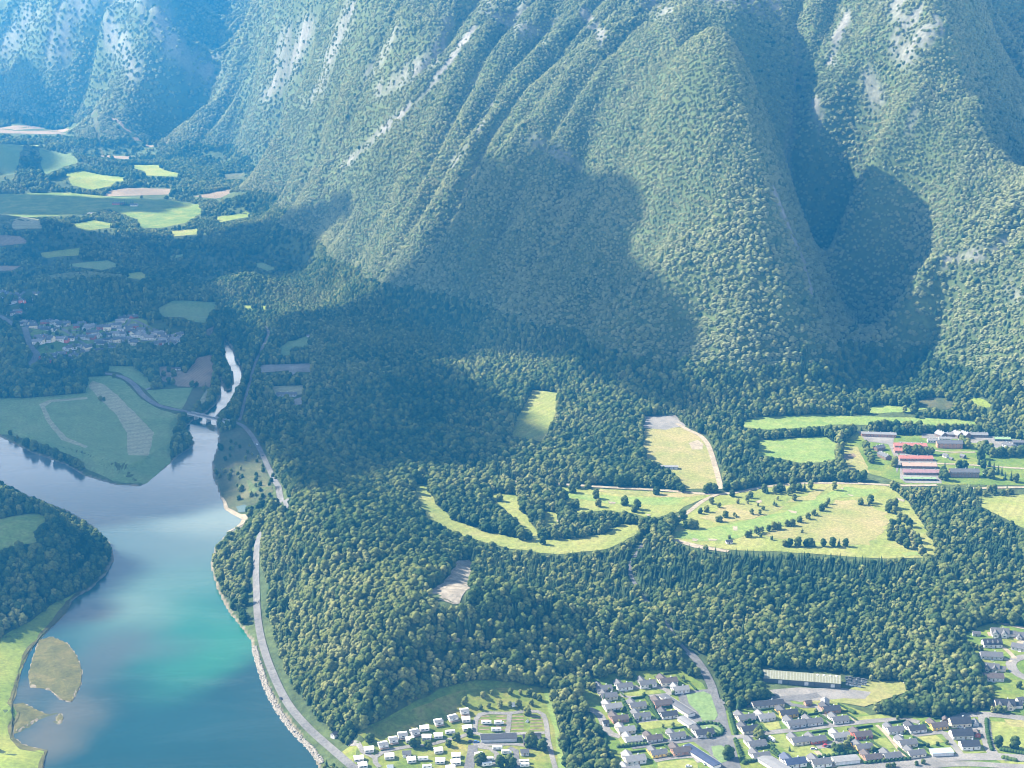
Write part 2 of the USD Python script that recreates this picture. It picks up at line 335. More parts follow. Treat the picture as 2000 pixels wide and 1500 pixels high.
def ground_colour():
    g = np.array([0.030, 0.046, 0.018]); hi = np.array([0.055, 0.075, 0.026]); rk = np.array([0.135, 0.13, 0.127])
    a = np.clip(0.5 + 1.6 * (NZ - 0.5), 0, 1)[..., None]
    c = g * (1 - a) + hi * a
    far = np.clip((GV[..., 2] - 60) / 80, 0, 1)[..., None]
    c = c * (1 - far) + far * (c * 0.8 + 0.2 * np.array([0.080, 0.098, 0.040]))
    t = (0.8 + 0.5 * NZ2)[..., None]
    r = np.clip(rock, 0, 1)[..., None]
    c = c * (1 - r) + rk * t * r
    wet = (GV[..., 2] < 0.6)[..., None]
    return np.where(wet, np.array([0.13, 0.115, 0.085]), c)
mat("earth", {"a": ("attribute", {"attribute": "tint"}), "g": ("geometry", {}), "n": ("noise_texture", {"scale": 0.16, "detail": 5.0}), "k": ("map_range", {"from_min": 0.3, "from_max": 0.7, "to_min": 0.7, "to_max": 1.3}),
              "m": ("mix_color", {"blend_type": "multiply", "fac": 1.0}), "b": ("bump", {"strength": 0.6, "distance": 3.0}), "p": ("principled_bsdf", {"roughness": 0.95, "specular_ior_level": 0.1})},
    [("a.color", "m.a"), ("g.position", "n.vector"), ("n.fac", "k.value"), ("k.result", "m.b"), ("m.result", "p.base_color"), ("n.fac", "b.height"), ("b.normal", "p.normal")])
gm = usdkit.mesh(stage, "/World/ground", (GV.reshape(-1, 3), GQ), "/World/Looks/earth", smooth=True)
UsdGeom.PrimvarsAPI(gm).CreatePrimvar("tint", Sdf.ValueTypeNames.Color3fArray, "vertex").Set(Vt.Vec3fArray.FromNumpy(ground_colour().reshape(-1, 3).astype(np.float32)))
put(gm.GetPrim(), kind="structure")
# ------------------------------------------------------------------ water
WC = lambda px, py: tuple(at_z(px, py, 0.0).tolist()) + (0.0,)
def silt(name, c, r, sx):                                            # a plume of glacial silt: an ellipse with frayed edges, 1 in its middle
    return {name + "m": ("mapping", {"mapping_type": "texture", "location": c, "rotation": (0, 0, r), "scale": sx}), name + "l": ("vector_math", {"vector_math_type": "length", "math_type": "length"})}
def water_material():
    nodes = {"g": ("geometry", {}), "n": ("noise_texture", {"scale": 0.009, "detail": 4.0, "roughness": 0.5, "distortion": 0.0}), "w": ("vector_math", {"math_type": "scale", "scale": 70.0}), "c0": ("vector_math", {"math_type": "subtract", "vector2": (0.5, 0.5, 0.5)}), "gp": ("vector_math", {"math_type": "add"})}
    links = [("g.position", "n.vector"), ("n.color", "c0.vector1"), ("c0.vector", "w.vector1"), ("w.vector", "gp.vector1"), ("g.position", "gp.vector2")]
    last = None
    base = (0.005, 0.026, 0.028)
    # silt, mud and shallows: where, how turned, how large (m), colour, how strong
    plumes = [((330,1180),0.2,(85,150),(0.016,0.088,0.068),0.8), ((395,1235),0.1,(55,130),(0.011,0.082,0.060),0.8), ((440,1270),0.3,(40,110),(0.014,0.097,0.061),0.7), ((250,1190),0.6,(60,70),(0.078,0.111,0.096),0.6), ((250,1260),0.2,(70,40),(0.046,0.065,0.065),0.5),
              ((400,1050),0.3,(120,170),(0.065,0.096,0.092),0.6), ((430,1020),0.5,(60,60),(0.092,0.124,0.111),0.7), ((200,1290),0.3,(35,90),(0.036,0.047,0.047),0.75), ((110,1430),0.0,(34,60),(0.062,0.062,0.049),0.95), ((130,1390),0.0,(40,50),(0.046,0.049,0.041),0.8), ((160,1200),0.9,(30,45),(0.054,0.059,0.050),0.8), ((60,1340),0.2,(14,60),(0.036,0.041,0.035),0.8), ((130,900),0.0,(260,120),(0.082,0.101,0.111),0.8), ((385,900),0.1,(60,120),(0.082,0.101,0.105),0.8), ((330,1420),0.1,(80,70),(0.005,0.034,0.039),0.6)]
    for i, (c, r, s, col, k) in enumerate(plumes):
        m, l, mr, mx = "m%d" % i, "l%d" % i, "r%d" % i, "x%d" % i
        nodes |= {m: ("mapping", {"mapping_type": "texture", "location": WC(*c), "rotation": (0, 0, -r), "scale": (s[0], s[1], 1e5)}), l: ("vector_math", {"math_type": "length"}),
                  mr: ("map_range", {"range_type": "smoothstep", "from_min": 0.15, "from_max": 1.25, "to_min": k, "to_max": 0.0, "clamp": True}), mx: ("mix_color", {"b": col})}
        links += [("gp.vector", m + ".vector"), (m + ".vector", l + ".vector1"), (l + ".value", mr + ".value"), (mr + ".result", mx + ".fac")]
        if last: links.append((last, mx + ".a"))
        else: nodes[mx][1]["a"] = base
        last = mx + ".result"
    nodes |= {"rn": ("noise_texture", {"scale": 0.22, "detail": 5.0, "roughness": 0.62}), "rm": ("mapping", {"scale": (0.6, 1.5, 1.0)}), "bp": ("bump", {"strength": 0.18, "distance": 0.5}),
              "wm": ("mapping", {"scale": (0.5, 1.6, 1.0), "rotation": (0, 0, 0.5)}), "wn": ("noise_texture", {"scale": 0.008, "detail": 5.0, "roughness": 0.6, "distortion": 0.8}), "wr": ("map_range", {"from_min": 0.38, "from_max": 0.62, "to_min": 0.05, "to_max": 0.24, "clamp": True}),
              "p": ("principled_bsdf", {"roughness": 0.13, "ior": 1.333, "specular_ior_level": 0.5})}
    links += [("g.position", "wm.vector"), ("wm.vector", "wn.vector"), ("wn.fac", "wr.value"), ("wr.result", "p.roughness"), ("g.position", "rm.vector"), ("rm.vector", "rn.vector"), ("rn.fac", "bp.height"), ("bp.normal", "p.normal"), (last, "p.base_color")]
    mat("fjord_water", nodes, links)
water_material()
def flat_sheet(poly, z, step=60.0):
    polys = getattr(poly, "geoms", [poly])
    V, F, n = [], [], 0
    for g in polys:
        if g.geom_type != "Polygon" or g.area < 0.5: continue
        v, f = trimesh.creation.triangulate_polygon(g, engine="earcut")
        V.append(np.column_stack([v, np.full(len(v), z)])); F.append(f + n); n += len(v)
    V, F = np.vstack(V), np.vstack(F)
    a = V[F]; flip = np.cross(a[:, 1] - a[:, 0], a[:, 2] - a[:, 0])[:, 2] < 0
    F[flip] = F[flip][:, ::-1]
    return V, F
obj("fjord", flat_sheet(water.buffer(6.0), 0.0), "fjord_water", kind="structure")
# ------------------------------------------------------------------ clouds high above, whose shadows drift over the valley
def first_hit(px, py):
    """Where sight lines meet the ground, mountains included."""
    px, py = np.asarray(px, float), np.asarray(py, float)
    dx, dy, dz = look(px, py)
    t = np.full(px.shape, 850.0); done = np.zeros(px.shape, bool)
    for _ in range(1600):
        P = np.stack([dx * t, dy * t, CAM_Z + dz * t], -1)
        h = map_coordinates(ZM, [np.clip((P[:, 0] - GX0) / GS, 0, ZM.shape[0] - 1), np.clip((P[:, 1] - GY0) / GS, 0, ZM.shape[1] - 1)], order=1) + 5.0 + np.where(P[:, 1] < 2400, hills(P[:, 0], P[:, 1]), 0)
        done |= (P[:, 2] <= h) | (t > 9000)
        if done.all(): break
        t = np.where(done, t, t + np.clip((P[:, 2] - h) * 0.6, 1.5, 40))
    return np.stack([dx * t, dy * t, CAM_Z + dz * t], -1)
CLOUDS_PX = [
 ("wide ragged cloud over the middle of the mountainside", [(950,300),(1010,330),(1065,290),(1120,350),(1215,355),(1255,430),(1210,500),(1250,570),(1310,640),(1300,720),(1420,800),(1330,815),(1200,770),(1060,700),(900,690),(870,730),(930,800),(975,850),(960,905),(840,915),(780,935),(680,990),(600,975),(520,900),(490,800),(500,700),(560,620),(650,610),(760,565),(850,480),(900,390)]),
 ("long cloud over the village side of the valley", [(-150,485),(120,470),(300,470),(480,445),(560,425),(640,395),(690,372),(690,410),(620,470),(590,540),(520,530),(470,575),(440,600),(470,640),(500,720),(470,800),(460,900),(400,935),(280,980),(60,960),(-150,940)]),
 ("small cloud over the far foot of the valley wall", [(-80,150),(60,140),(110,200),(120,240),(-80,245)]),
 ("narrow cloud over the wooded point of the shore", [(-200,1000),(60,960),(170,1030),(215,1090),(150,1150),(70,1210),(-40,1260),(-220,1260)]),
 ("small flat cloud over the far meadows", [(-60,374),(120,382),(250,388),(340,396),(320,416),(240,414),(140,420),(-60,420)]),
 ("little cloud over the dry far fields", [(-100,290),(60,300),(170,322),(60,345),(-100,350)]),
]
mat("cloud_white", {"d": ("diffuse_bsdf", {"color": (0.9, 0.9, 0.92)}), "t": ("translucent_bsdf", {"color": (0.9, 0.9, 0.92)}), "m": ("mix_closure", {"fac": 0.5})}, [("d.BSDF", "m.closure1"), ("t.BSDF", "m.closure2")], surface="m.closure")
CLOUD_Z = 1750.0
def cloud(label, pts, seed):
    rng = np.random.default_rng(seed)
    ring = []
    for (a, b), (c, d) in zip(pts, pts[1:] + pts[:1]):
        n = max(1, int(math.hypot(c - a, d - b) / 12)); ring += [(a + (c - a) * k / n, b + (d - b) * k / n) for k in range(n)]
    P = first_hit([p[0] for p in ring], [p[1] for p in ring])
    C = P + sun_dir * ((CLOUD_Z - P[:, 2]) / sun_dir[2])[:, None]
    poly = sg.Polygon(C[:, :2]).buffer(0)
    x0, y0, x1, y1 = poly.bounds
    out, k = [], 0
    for rad, inset, sp in ((95, 75, 85), (42, 30, 48), (22, 13, 30)):
        core = poly.buffer(-inset)
        if rad < 95: core = core.difference(poly.buffer(-inset - 2.2 * rad))
        g = np.stack(np.meshgrid(np.arange(x0, x1, sp), np.arange(y0, y1, sp)), -1).reshape(-1, 2)
        g = g + rng.uniform(-0.35, 0.35, g.shape) * sp
        for x, y in g[shapely.contains_xy(core, g[:, 0], g[:, 1])]:
            r = rad * rng.uniform(0.8, 1.2)
            s = trimesh.creation.icosphere(2 if rad > 90 else 1, 1.0)
            v = s.vertices * (1 + 0.45 * (meshkit.fbm(s.vertices * 1.7 + k, 3, 7) - 0.5))[:, None] * r * [1, 1, 0.55]
            out.append(trimesh.Trimesh(v + [x, y, CLOUD_Z + rng.uniform(0, 0.5) * r], s.faces, process=False)); k += 1
    obj("cloud", trimesh.util.concatenate(out), "cloud_white", smooth=True, label=label, category="cloud", kind="stuff")
for i, (lab, pts) in enumerate(CLOUDS_PX): cloud(lab, pts, 60 + i)
# ------------------------------------------------------------------ the air between
mat("air", {"v": ("principled_volume", {"color": (0.04, 0.42, 1.0), "density": HAZE_D, "anisotropy": 0.25, "absorption_color": (1.0, 1.0, 1.0)})}, surface=None, volume="v.volume")
TOP = float(GV[..., 2].max()) + 60.0
hb = trimesh.creation.box(bounds=[[-4300, -300, -9], [4300, 8800, TOP]])
obj("haze", hb, "air", kind="stuff", label="thin blue haze filling the whole valley", category="haze")
print("top", TOP)
# ------------------------------------------------------------------ fields, yards, roads: sheets that follow the ground
grass("meadow_grass", (0.080,0.135,0.050), (0.100,0.152,0.058), (0.125,0.165,0.070))
grass("mown_grass", (0.160,0.175,0.100), (0.185,0.192,0.118), (0.20,0.20,0.125), stripe=(1.0, 0.02, 0.08))
grass("bright_grass", (0.085,0.130,0.020), (0.125,0.160,0.028), (0.160,0.172,0.036))
grass("fairway_grass", (0.105,0.138,0.030), (0.145,0.165,0.042), (0.180,0.178,0.060), big=0.02, stripe=(0.5, 0.035, 0.06))
grass("dry_grass", (0.125,0.145,0.040), (0.165,0.160,0.058), (0.205,0.175,0.080), big=0.018)
grass("green_grass", (0.090,0.148,0.034), (0.120,0.168,0.042), (0.145,0.178,0.052), big=0.05)
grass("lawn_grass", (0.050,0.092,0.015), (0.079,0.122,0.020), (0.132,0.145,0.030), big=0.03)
grass("camp_grass", (0.066,0.102,0.016), (0.106,0.132,0.024), (0.165,0.149,0.046), big=0.05)
grass("rough_grass", (0.034,0.046,0.018), (0.048,0.055,0.022), (0.072,0.070,0.032), big=0.04)
grass("marsh_grass", (0.042,0.046,0.014), (0.062,0.062,0.020), (0.088,0.078,0.028), big=0.05)
grass("stubble", (0.111,0.089,0.058), (0.140,0.111,0.075), (0.162,0.126,0.087), stripe=(0.3, 0.03, 0.06))
grass("ploughed_soil", (0.112,0.086,0.056), (0.150,0.112,0.075), (0.180,0.135,0.090), stripe=(0.12, 0.075, 0.28))
grass("gravel", (0.106,0.104,0.098), (0.140,0.136,0.128), (0.174,0.167,0.156), big=0.06, fine=0.8)
grass("sand", (0.170,0.146,0.106), (0.212,0.183,0.134), (0.246,0.212,0.157), big=0.08)
grass("asphalt", (0.072,0.074,0.076), (0.092,0.093,0.094), (0.111,0.110,0.108), big=0.05, fine=0.5, rough=0.85)
grass("dark_asphalt", (0.07,0.07,0.073), (0.09,0.09,0.092), (0.11,0.11,0.11), big=0.05, fine=0.5, rough=0.85)
grass("quarry_stone", (0.119,0.106,0.085), (0.170,0.153,0.123), (0.246,0.221,0.178), big=0.09, fine=0.35)
CLEAR = []                                                           # ground polygons where no wood grows
CLEAR_TOP = []                                                       # of these, the ones whose full outline stays in view
LEVEL = [0]
def drape(poly, off, step=14.0):
    out_v, out_f, n = [], [], 0
    for g in getattr(poly, "geoms", [poly]):
        if g.geom_type != "Polygon" or g.area < 0.3: continue
        g = g.simplify(0.05)
        v, f = trimesh.creation.triangulate_polygon(g, engine="earcut")
        v3 = np.column_stack([v, np.zeros(len(v))])
        v3, f = trimesh.remesh.subdivide_to_size(v3, f, step, max_iter=14)
        a = v3[f]; flip = np.cross(a[:, 1] - a[:, 0], a[:, 2] - a[:, 0])[:, 2] < 0
        f = np.array(f); f[flip] = f[flip][:, ::-1]
        out_v.append(v3); out_f.append(f + n); n += len(v3)
    V, F = np.vstack(out_v), np.vstack(out_f)
    V[:, 2] = land(V[:, 0], V[:, 1]) + off
    return trimesh.Trimesh(V, F, process=False)
def soft(poly, r=3.0):
    return poly.buffer(r).buffer(-2 * r).buffer(r)
def field(name, px, material, off=0.30, z=5.0, top=True, clear=True, ragged=5.0, step=14.0):
    q = on_ground([a for a, b in px], [b for a, b in px], z) if z == 5.0 else np.column_stack([at_z([a for a, b in px], [b for a, b in px], z), np.full(len(px), z)])
    ring = sg.Polygon(q[:, :2]).buffer(0).segmentize(6.0)
    if ragged:
        def wob(g):
            c = np.array(g.exterior.coords)[:-1]
            d = np.stack([fbm2(c[:, 0], c[:, 1], 14, 3, 51), fbm2(c[:, 0], c[:, 1], 14, 3, 52)], -1) - 0.5
            return sg.Polygon(c + d * 2 * ragged).buffer(0)
        ring = unary_union([wob(g) for g in getattr(ring, "geoms", [ring]) if g.geom_type == "Polygon"])
    if clear:
        CLEAR.append(ring)
        if top: CLEAR_TOP.append(ring)
    LEVEL[0] += 1
    if material: obj(name, drape(ring, off + 0.004 * (LEVEL[0] % 12), step), material, smooth=True, kind="structure")
    return ring
def strip(px, width, z=5.0, world=None):
    q = np.array(world) if world is not None else on_ground([a for a, b in px], [b for a, b in px], z)[:, :2]
    t = np.r_[0, np.cumsum(np.hypot(*np.diff(q, axis=0).T))]
    n = max(4, int(t[-1] / 6))
    from scipy.interpolate import PchipInterpolator
    s = np.linspace(0, t[-1], n)
    c = np.column_stack([PchipInterpolator(t, q[:, 0])(s), PchipInterpolator(t, q[:, 1])(s)])
    return sg.LineString(c).buffer(width / 2, cap_style="flat", join_style="round"), c
def road(name, px, width, material="asphalt", off=0.50, clear=4.0, top=True):
    p, c = strip(px, width)
    LEVEL[0] += 1
    obj(name, drape(p, off + 0.004 * (LEVEL[0] % 20), 10.0), material, smooth=True, kind="structure")
    if clear is not None:
        CLEAR.append(p.buffer(clear))
        if top: CLEAR_TOP.append(p.buffer(0.5))
    return p
F = field
# the river flats on the left
F("meadow", [(-120,760),(0,779),(60,777),(165,768),(172,748),(160,737),(215,734),(242,745),(276,780),(312,800),(352,813),(345,832),(337,860),(332,905),(288,943),(275,946),(225,942),(168,916),(150,895),(95,872),(20,850),(-120,830)], "meadow_grass", ragged=1.5)
F("mown_strip", [(180,744),(205,752),(232,775),(262,805),(300,845),(296,870),(290,890),(250,890),(248,845),(228,812),(200,785),(172,755)], "mown_grass", off=0.42, ragged=1.5)
F("mown_strip", [(76,790),(95,782),(170,776),(172,780),(100,786),(88,795),(100,820),(130,855),(172,872),(168,876),(120,860),(92,825)], "mown_grass", off=0.42, ragged=1)
F("meadow", [(200,714),(260,716),(292,740),(302,754),(284,761),(258,742),(232,728),(195,722)], "meadow_grass", ragged=2)
F("meadow", [(285,763),(377,757),(356,800),(312,790)], "meadow_grass", ragged=1)
F("ploughed_field", [(379,758),(402,760),(374,806),(355,799)], "rough_grass", ragged=1)
F("meadow", [(404,760),(412,762),(400,785),(380,803)], "mown_grass", ragged=1)
F("ploughed_field", [(366,726),(386,699),(414,693),(419,720),(410,757),(378,756),(345,755)], "ploughed_soil", ragged=1)
F("stubble_field", [(302,718),(330,715),(366,731),(348,754),(318,745)], "stubble", ragged=2)
F("meadow", [(300,606),(340,587),(430,590),(412,609),(402,632),(368,626)], "meadow_grass")
F("stubble_field", [(401,645),(420,645),(412,658),(403,656)], "stubble", ragged=1)
F("meadow", [(538,686),(562,668),(606,655),(606,664),(604,676),(570,680),(566,694),(548,696)], "meadow_grass")
F("gravel_yard", [(512,713),(608,710),(606,727),(580,726),(572,733),(560,724),(500,729)], "gravel", ragged=1)
F("sports_ground", [(531,755),(596,752),(590,770),(570,775),(545,774),(535,770)], "mown_grass", ragged=1)
F("gravel_yard", [(560,785),(590,775),(609,782),(604,790),(570,791)], "gravel", ragged=1)
F("bright_meadow", [(90,344),(160,333),(196,341),(250,347),(218,364),(180,370),(140,362),(112,351)], "bright_grass")
F("bright_meadow", [(256,328),(262,322),(318,322),(312,329),(380,346),(270,342),(285,335)], "bright_grass")
F("meadow", [(-80,381),(130,376),(230,385),(330,390),(388,399),(396,415),(360,436),(312,446),(272,445),(268,428),(212,408),(150,420),(40,425),(-80,427)], "lawn_grass")
F("stubble_field", [(215,372),(245,366),(334,369),(332,380),(200,384)], "stubble", ragged=2)
F("stubble_field", [(378,384),(440,371),(488,369),(470,380),(420,388)], "stubble", ragged=2)
F("stubble_field", [(190,297),(240,289),(330,298),(312,304),(212,303)], "stubble")
F("stubble_field", [(-80,255),(0,250),(120,248),(215,252),(150,257),(0,260),(-80,262)], "stubble")
F("bright_meadow", [(-60,283),(74,283),(78,288),(22,292),(-60,290)], "bright_grass")
F("meadow", [(66,496),(160,484),(152,499),(92,504)], "bright_grass"); F("meadow", [(125,518),(208,508),(240,518),(200,528)], "meadow_grass"); F("meadow", [(236,536),(276,531),(290,541),(262,551)], "bright_grass", ragged=2)
F("meadow", [(412,424),(480,412),(496,422),(430,434)], "bright_grass"); F("meadow", [(487,515),(514,513),(540,523),(524,530)], "meadow_grass"); F("stubble_field", [(-60,521),(45,519),(20,529),(-60,530)], "stubble"); F("meadow", [(326,501),(370,495),(342,505)], "meadow_grass")
F("bright_meadow", [(470,597),(542,598),(530,605),(476,603)], "bright_grass")
F("meadow", [(-120,1020),(0,1014),(60,1004),(104,1016),(120,1024),(62,1040),(76,1058),(0,1076),(-120,1090)], "green_grass", ragged=3)
F("shore_meadow", [(-150,1330),(-60,1270),(0,1246),(60,1214),(110,1176),(148,1158),(136,1178),(98,1226),(53,1276),(30,1340),(22,1372),(34,1392),(22,1420),(22,1442),(43,1460),(86,1468),(82,1500),(60,1580),(-150,1580)], "bright_grass", ragged=1.0)
F("reed_margin", [(148,1158),(160,1154),(140,1172),(130,1196),(100,1227),(80,1246),(56,1276),(40,1310),(35,1340),(26,1372),(38,1392),(26,1420),(27,1440),(45,1455),(92,1466),(86,1500),(74,1560),(66,1560),(76,1500),(82,1474),(42,1464),(18,1444),(16,1420),(26,1394),(14,1374),(26,1338),(46,1274),(92,1224),(130,1176)], "marsh_grass", off=0.42, ragged=2.0)
for isl_px in ISLANDS_PX: F("marsh_island", isl_px, "marsh_grass", off=0.12, ragged=0.6, z=0.6, step=8.0)
F("mudflat", [(45,1410),(90,1395),(125,1390),(128,1420),(110,1460),(92,1462),(50,1452),(34,1430)], "rough_grass", off=0.06, ragged=3, z=0.0)
F("rough_meadow", [(430,848),(470,836),(482,842),(505,885),(535,960),(520,975),(490,985),(470,1000),(441,990),(428,950),(419,905),(430,870)], "rough_grass")
CLEAR.append(ground_poly([(1484,1310),(1648,1316),(1700,1326),(1700,1346),(1488,1346)])); CLEAR_TOP.append(CLEAR[-1])
F("sandbar", [(430,970),(436,972),(446,992),(470,1005),(490,1006),(484,1016),(470,1027),(446,1040),(444,1037),(467,1021),(464,1011),(439,995)], "sand", ragged=1.5, off=0.4)
F("tarn", [(461,990),(478,986),(488,992),(482,1000),(466,1001)], "fjord_water", ragged=0.5, off=0.45)
# more strips of farmland far up the valley
for px, m in [([(-60,458),(40,462),(55,476),(0,480),(-60,478)],"stubble"),([(-40,299),(60,296),(80,312),(20,318),(-40,316)],"meadow_grass"),([(72,305),(140,300),(152,318),(82,322)],"meadow_grass"),([(200,269),(330,272),(318,282),(212,280)],"stubble"),([(330,275),(352,283),(312,290)],"stubble"),([(110,438),(180,430),(240,440),(170,452)],"lawn_grass"),([(20,440),(70,436),(84,446),(30,450)],"mown_grass"),([(150,262),(190,260),(200,268),(160,272)],"rough_grass"),([(430,340),(475,336),(480,346),(440,350)],"rough_grass"),([(330,452),(392,446),(384,458),(340,462)],"fairway_grass"),([(40,402),(100,398),(110,406),(60,411)],"bright_grass")]:
    F("far_field", px, m)
F("village_gardens", [(60,628),(130,632),(200,640),(240,622),(262,622),(300,645),(345,650),(352,668),(300,674),(220,680),(150,692),(90,702),(70,690),(62,655)], "lawn_grass", top=False, ragged=6)
# golf course, old airstrip, camp
F("golf_meadow", [(1308,1046),(1335,1012),(1352,990),(1412,964),(1500,950),(1590,944),(1650,945),(1735,950),(1772,978),(1800,1020),(1838,1088),(1730,1092),(1560,1080),(1420,1074),(1320,1056)], "fairway_grass", ragged=2)
F("dry_rough", [(1600,1000),(1640,975),(1700,985),(1735,1010),(1730,1040),(1690,1065),(1600,1060),(1520,1050),(1480,1045),(1540,1030)], "dry_grass", off=0.42, ragged=9)
F("dry_rough", [(1370,1012),(1420,985),(1470,985),(1540,990),(1500,1005),(1450,1018),(1400,1022)], "dry_grass", off=0.43, ragged=8)
F("dry_rough", [(1550,975),(1600,955),(1620,952),(1590,975),(1530,985)], "dry_grass", off=0.44, ragged=5)
F("fairway", [(1350,1040),(1450,1020),(1530,1000),(1600,970),(1650,952),(1720,958),(1690,970),(1640,972),(1590,1000),(1520,1030),(1420,1058),(1350,1058)], "green_grass", off=0.46, ragged=4)
for px in [[(1312,1040),(1345,1036),(1364,1046),(1355,1054),(1325,1052)],[(1372,1044),(1398,1038),(1412,1046),(1395,1053)],[(1640,957),(1665,952),(1685,958),(1672,966),(1648,965)],[(1760,1080),(1790,1078),(1800,1084),(1770,1087)]]:
    F("putting_green", px, "green_grass", off=0.52, ragged=0.8)
for px in [[(1352,1052),(1364,1054),(1360,1058),(1352,1057)],[(1382,1053),(1402,1054),(1398,1057),(1386,1057)],[(1431,1029),(1441,1029),(1440,1037),(1432,1037)],[(1476,980),(1487,977),(1488,982),(1480,984)],[(1538,997),(1557,1000),(1555,1004),(1545,1002)],[(1640,955),(1648,953),(1646,957)],[(1653,966),(1668,968),(1664,970)],[(1188,980),(1204,982),(1200,985),(1190,984)],[(1085,1016),(1094,1018),(1090,1021)],[(1260,1005),(1272,1006),(1266,1009)],[(1750,972),(1768,978),(1764,981),(1752,976)]]:
    F("sand_bunker", px, "sand", off=0.58, ragged=0.5)
F("gravel_track", [(1307,1051),(1330,1056),(1360,1064),(1424,1076),(1420,1080),(1355,1070),(1306,1055)], "sand", off=0.6, ragged=1)
F("golf_meadow", [(1082,951),(1200,956),(1300,962),(1400,966),(1370,975),(1345,985),(1322,1000),(1270,1014),(1236,1004),(1190,998),(1130,1002),(1088,976)], "fairway_grass", ragged=3)
F("fairway", [(1100,962),(1220,972),(1340,972),(1320,985),(1220,988),(1110,972)], "green_grass", off=0.42, ragged=3)
F("dry_rough", [(1150,955),(1290,962),(1380,968),(1330,972),(1200,966)], "dry_grass", off=0.43, ragged=4)
F("golf_meadow", [(800,944),(836,946),(850,985),(885,1016),(960,1042),(1040,1052),(1100,1054),(1180,1044),(1215,1025),(1254,1024),(1240,1046),(1190,1072),(1090,1084),(1000,1072),(900,1046),(840,1020),(815,980)], "fairway_grass", ragged=3)
F("golf_meadow", [(945,962),(1008,966),(1024,998),(1040,1026),(1058,1046),(1030,1048),(1004,1012),(975,985)], "fairway_grass", ragged=3)
F("golf_meadow", [(1058,998),(1090,1002),(1090,1022),(1062,1030)], "fairway_grass", ragged=2)
F("golf_meadow", [(896,950),(918,958),(912,970),(900,962)], "meadow_grass", ragged=2)
F("airfield_meadow", [(1256,838),(1335,835),(1378,862),(1408,953),(1340,956),(1322,930),(1290,905),(1258,894)], "dry_grass", ragged=1.5)
F("gravel_yard", [(1256,813),(1320,811),(1338,832),(1300,840),(1257,836)], "gravel", off=0.42, ragged=3)
F("gravel_patch", [(1345,866),(1362,860),(1375,868),(1370,878),(1352,878)], "sand", off=0.43, ragged=2)
F("clearing", [(1040,762),(1090,768),(1088,800),(1075,835),(1058,863),(998,853),(1010,812),(1025,788)], "fairway_grass", ragged=3)
F("upper_meadow", [(1424,832),(1480,815),(1590,810),(1640,812),(1800,817),(1934,822),(1880,838),(1780,832),(1640,830),(1500,840)], "green_grass", ragged=3)
F("upper_meadow", [(1640,801),(1720,792),(1812,797),(1770,806),(1660,808)], "green_grass", ragged=3)
F("meadow", [(1780,782),(1830,776),(1870,790),(1850,800),(1800,796)], "rough_grass", ragged=4); F("meadow", [(1885,772),(1930,785),(1945,798),(1912,796)], "bright_grass", ragged=3)
F("playing_field", [(1462,862),(1610,852),(1638,870),(1632,900),(1572,906),(1482,888)], "green_grass", ragged=2)
F("camp_lawn", [(1640,872),(1676,842),(1760,850),(1880,850),(2120,846),(2120,950),(1900,947),(1770,947),(1690,922)], "lawn_grass", ragged=2)
F("dry_rough", [(1640,880),(1672,872),(1690,900),(1700,925),(1660,918)], "dry_grass", off=0.42, ragged=3)
F("parade_ground", [(1675,843),(1750,845),(1745,862),(1750,880),(1760,900),(1752,925),(1745,890),(1735,868),(1690,862)], "gravel", off=0.46, ragged=0.6)
F("parade_ground", [(1755,863),(1810,866),(1815,880),(1830,905),(1840,945),(1770,944),(1758,935),(1758,900)], "gravel", off=0.46, ragged=0.6)
F("parade_ground", [(1800,846),(1930,852),(2000,862),(2100,862),(2100,886),(1960,886),(1935,868),(1900,866),(1880,858),(1800,856)], "gravel", off=0.46, ragged=0.6)
F("gravel_patch", [(1643,888),(1668,886),(1672,893),(1660,898),(1645,896)], "stubble", off=0.5, ragged=1)
F("golf_meadow", [(1908,972),(2000,965),(2120,965),(2120,1050),(2000,1032),(1956,1010),(1918,990)], "fairway_grass", ragged=3)
F("quarry", [(830,1166),(848,1150),(874,1132),(884,1112),(888,1096),(914,1092),(922,1110),(926,1148),(900,1180),(886,1182),(860,1172)], "quarry_stone", ragged=3)
F("sand_patch", [(868,1246),(896,1248),(906,1254),(886,1257)], "sand", ragged=1.5); F("sand_patch", [(968,1246),(990,1246),(1006,1252),(975,1254)], "stubble", ragged=1.5)
# campground, suburb, estate, depot yard
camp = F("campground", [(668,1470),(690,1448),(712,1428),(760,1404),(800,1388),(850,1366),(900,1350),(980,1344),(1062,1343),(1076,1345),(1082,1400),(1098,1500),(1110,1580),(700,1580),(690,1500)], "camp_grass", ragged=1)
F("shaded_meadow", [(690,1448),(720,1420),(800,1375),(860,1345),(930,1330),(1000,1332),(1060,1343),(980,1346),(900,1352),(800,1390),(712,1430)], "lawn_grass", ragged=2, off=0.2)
suburb = F("suburb_lawn", [(1128,1348),(1150,1330),(1190,1318),(1240,1311),(1332,1310),(1372,1335),(1400,1388),(1440,1388),(1490,1372),(1560,1366),(1640,1374),(1690,1392),(1712,1408),(1760,1398),(1850,1403),(1920,1388),(2000,1398),(2130,1400),(2130,1580),(1225,1580),(1206,1500),(1180,1440),(1155,1390)], "lawn_grass", ragged=1)
F("depot_yard", [(1500,1350),(1560,1344),(1640,1344),(1700,1352),(1690,1366),(1610,1366),(1560,1372),(1520,1364)], "gravel", off=0.44, ragged=2)
F("dry_meadow", [(1610,1362),(1650,1352),(1690,1332),(1760,1333),(1786,1340),(1770,1352),(1730,1366),(1690,1380),(1640,1374),(1580,1372),(1560,1372)], "dry_grass", off=0.40, ragged=2)
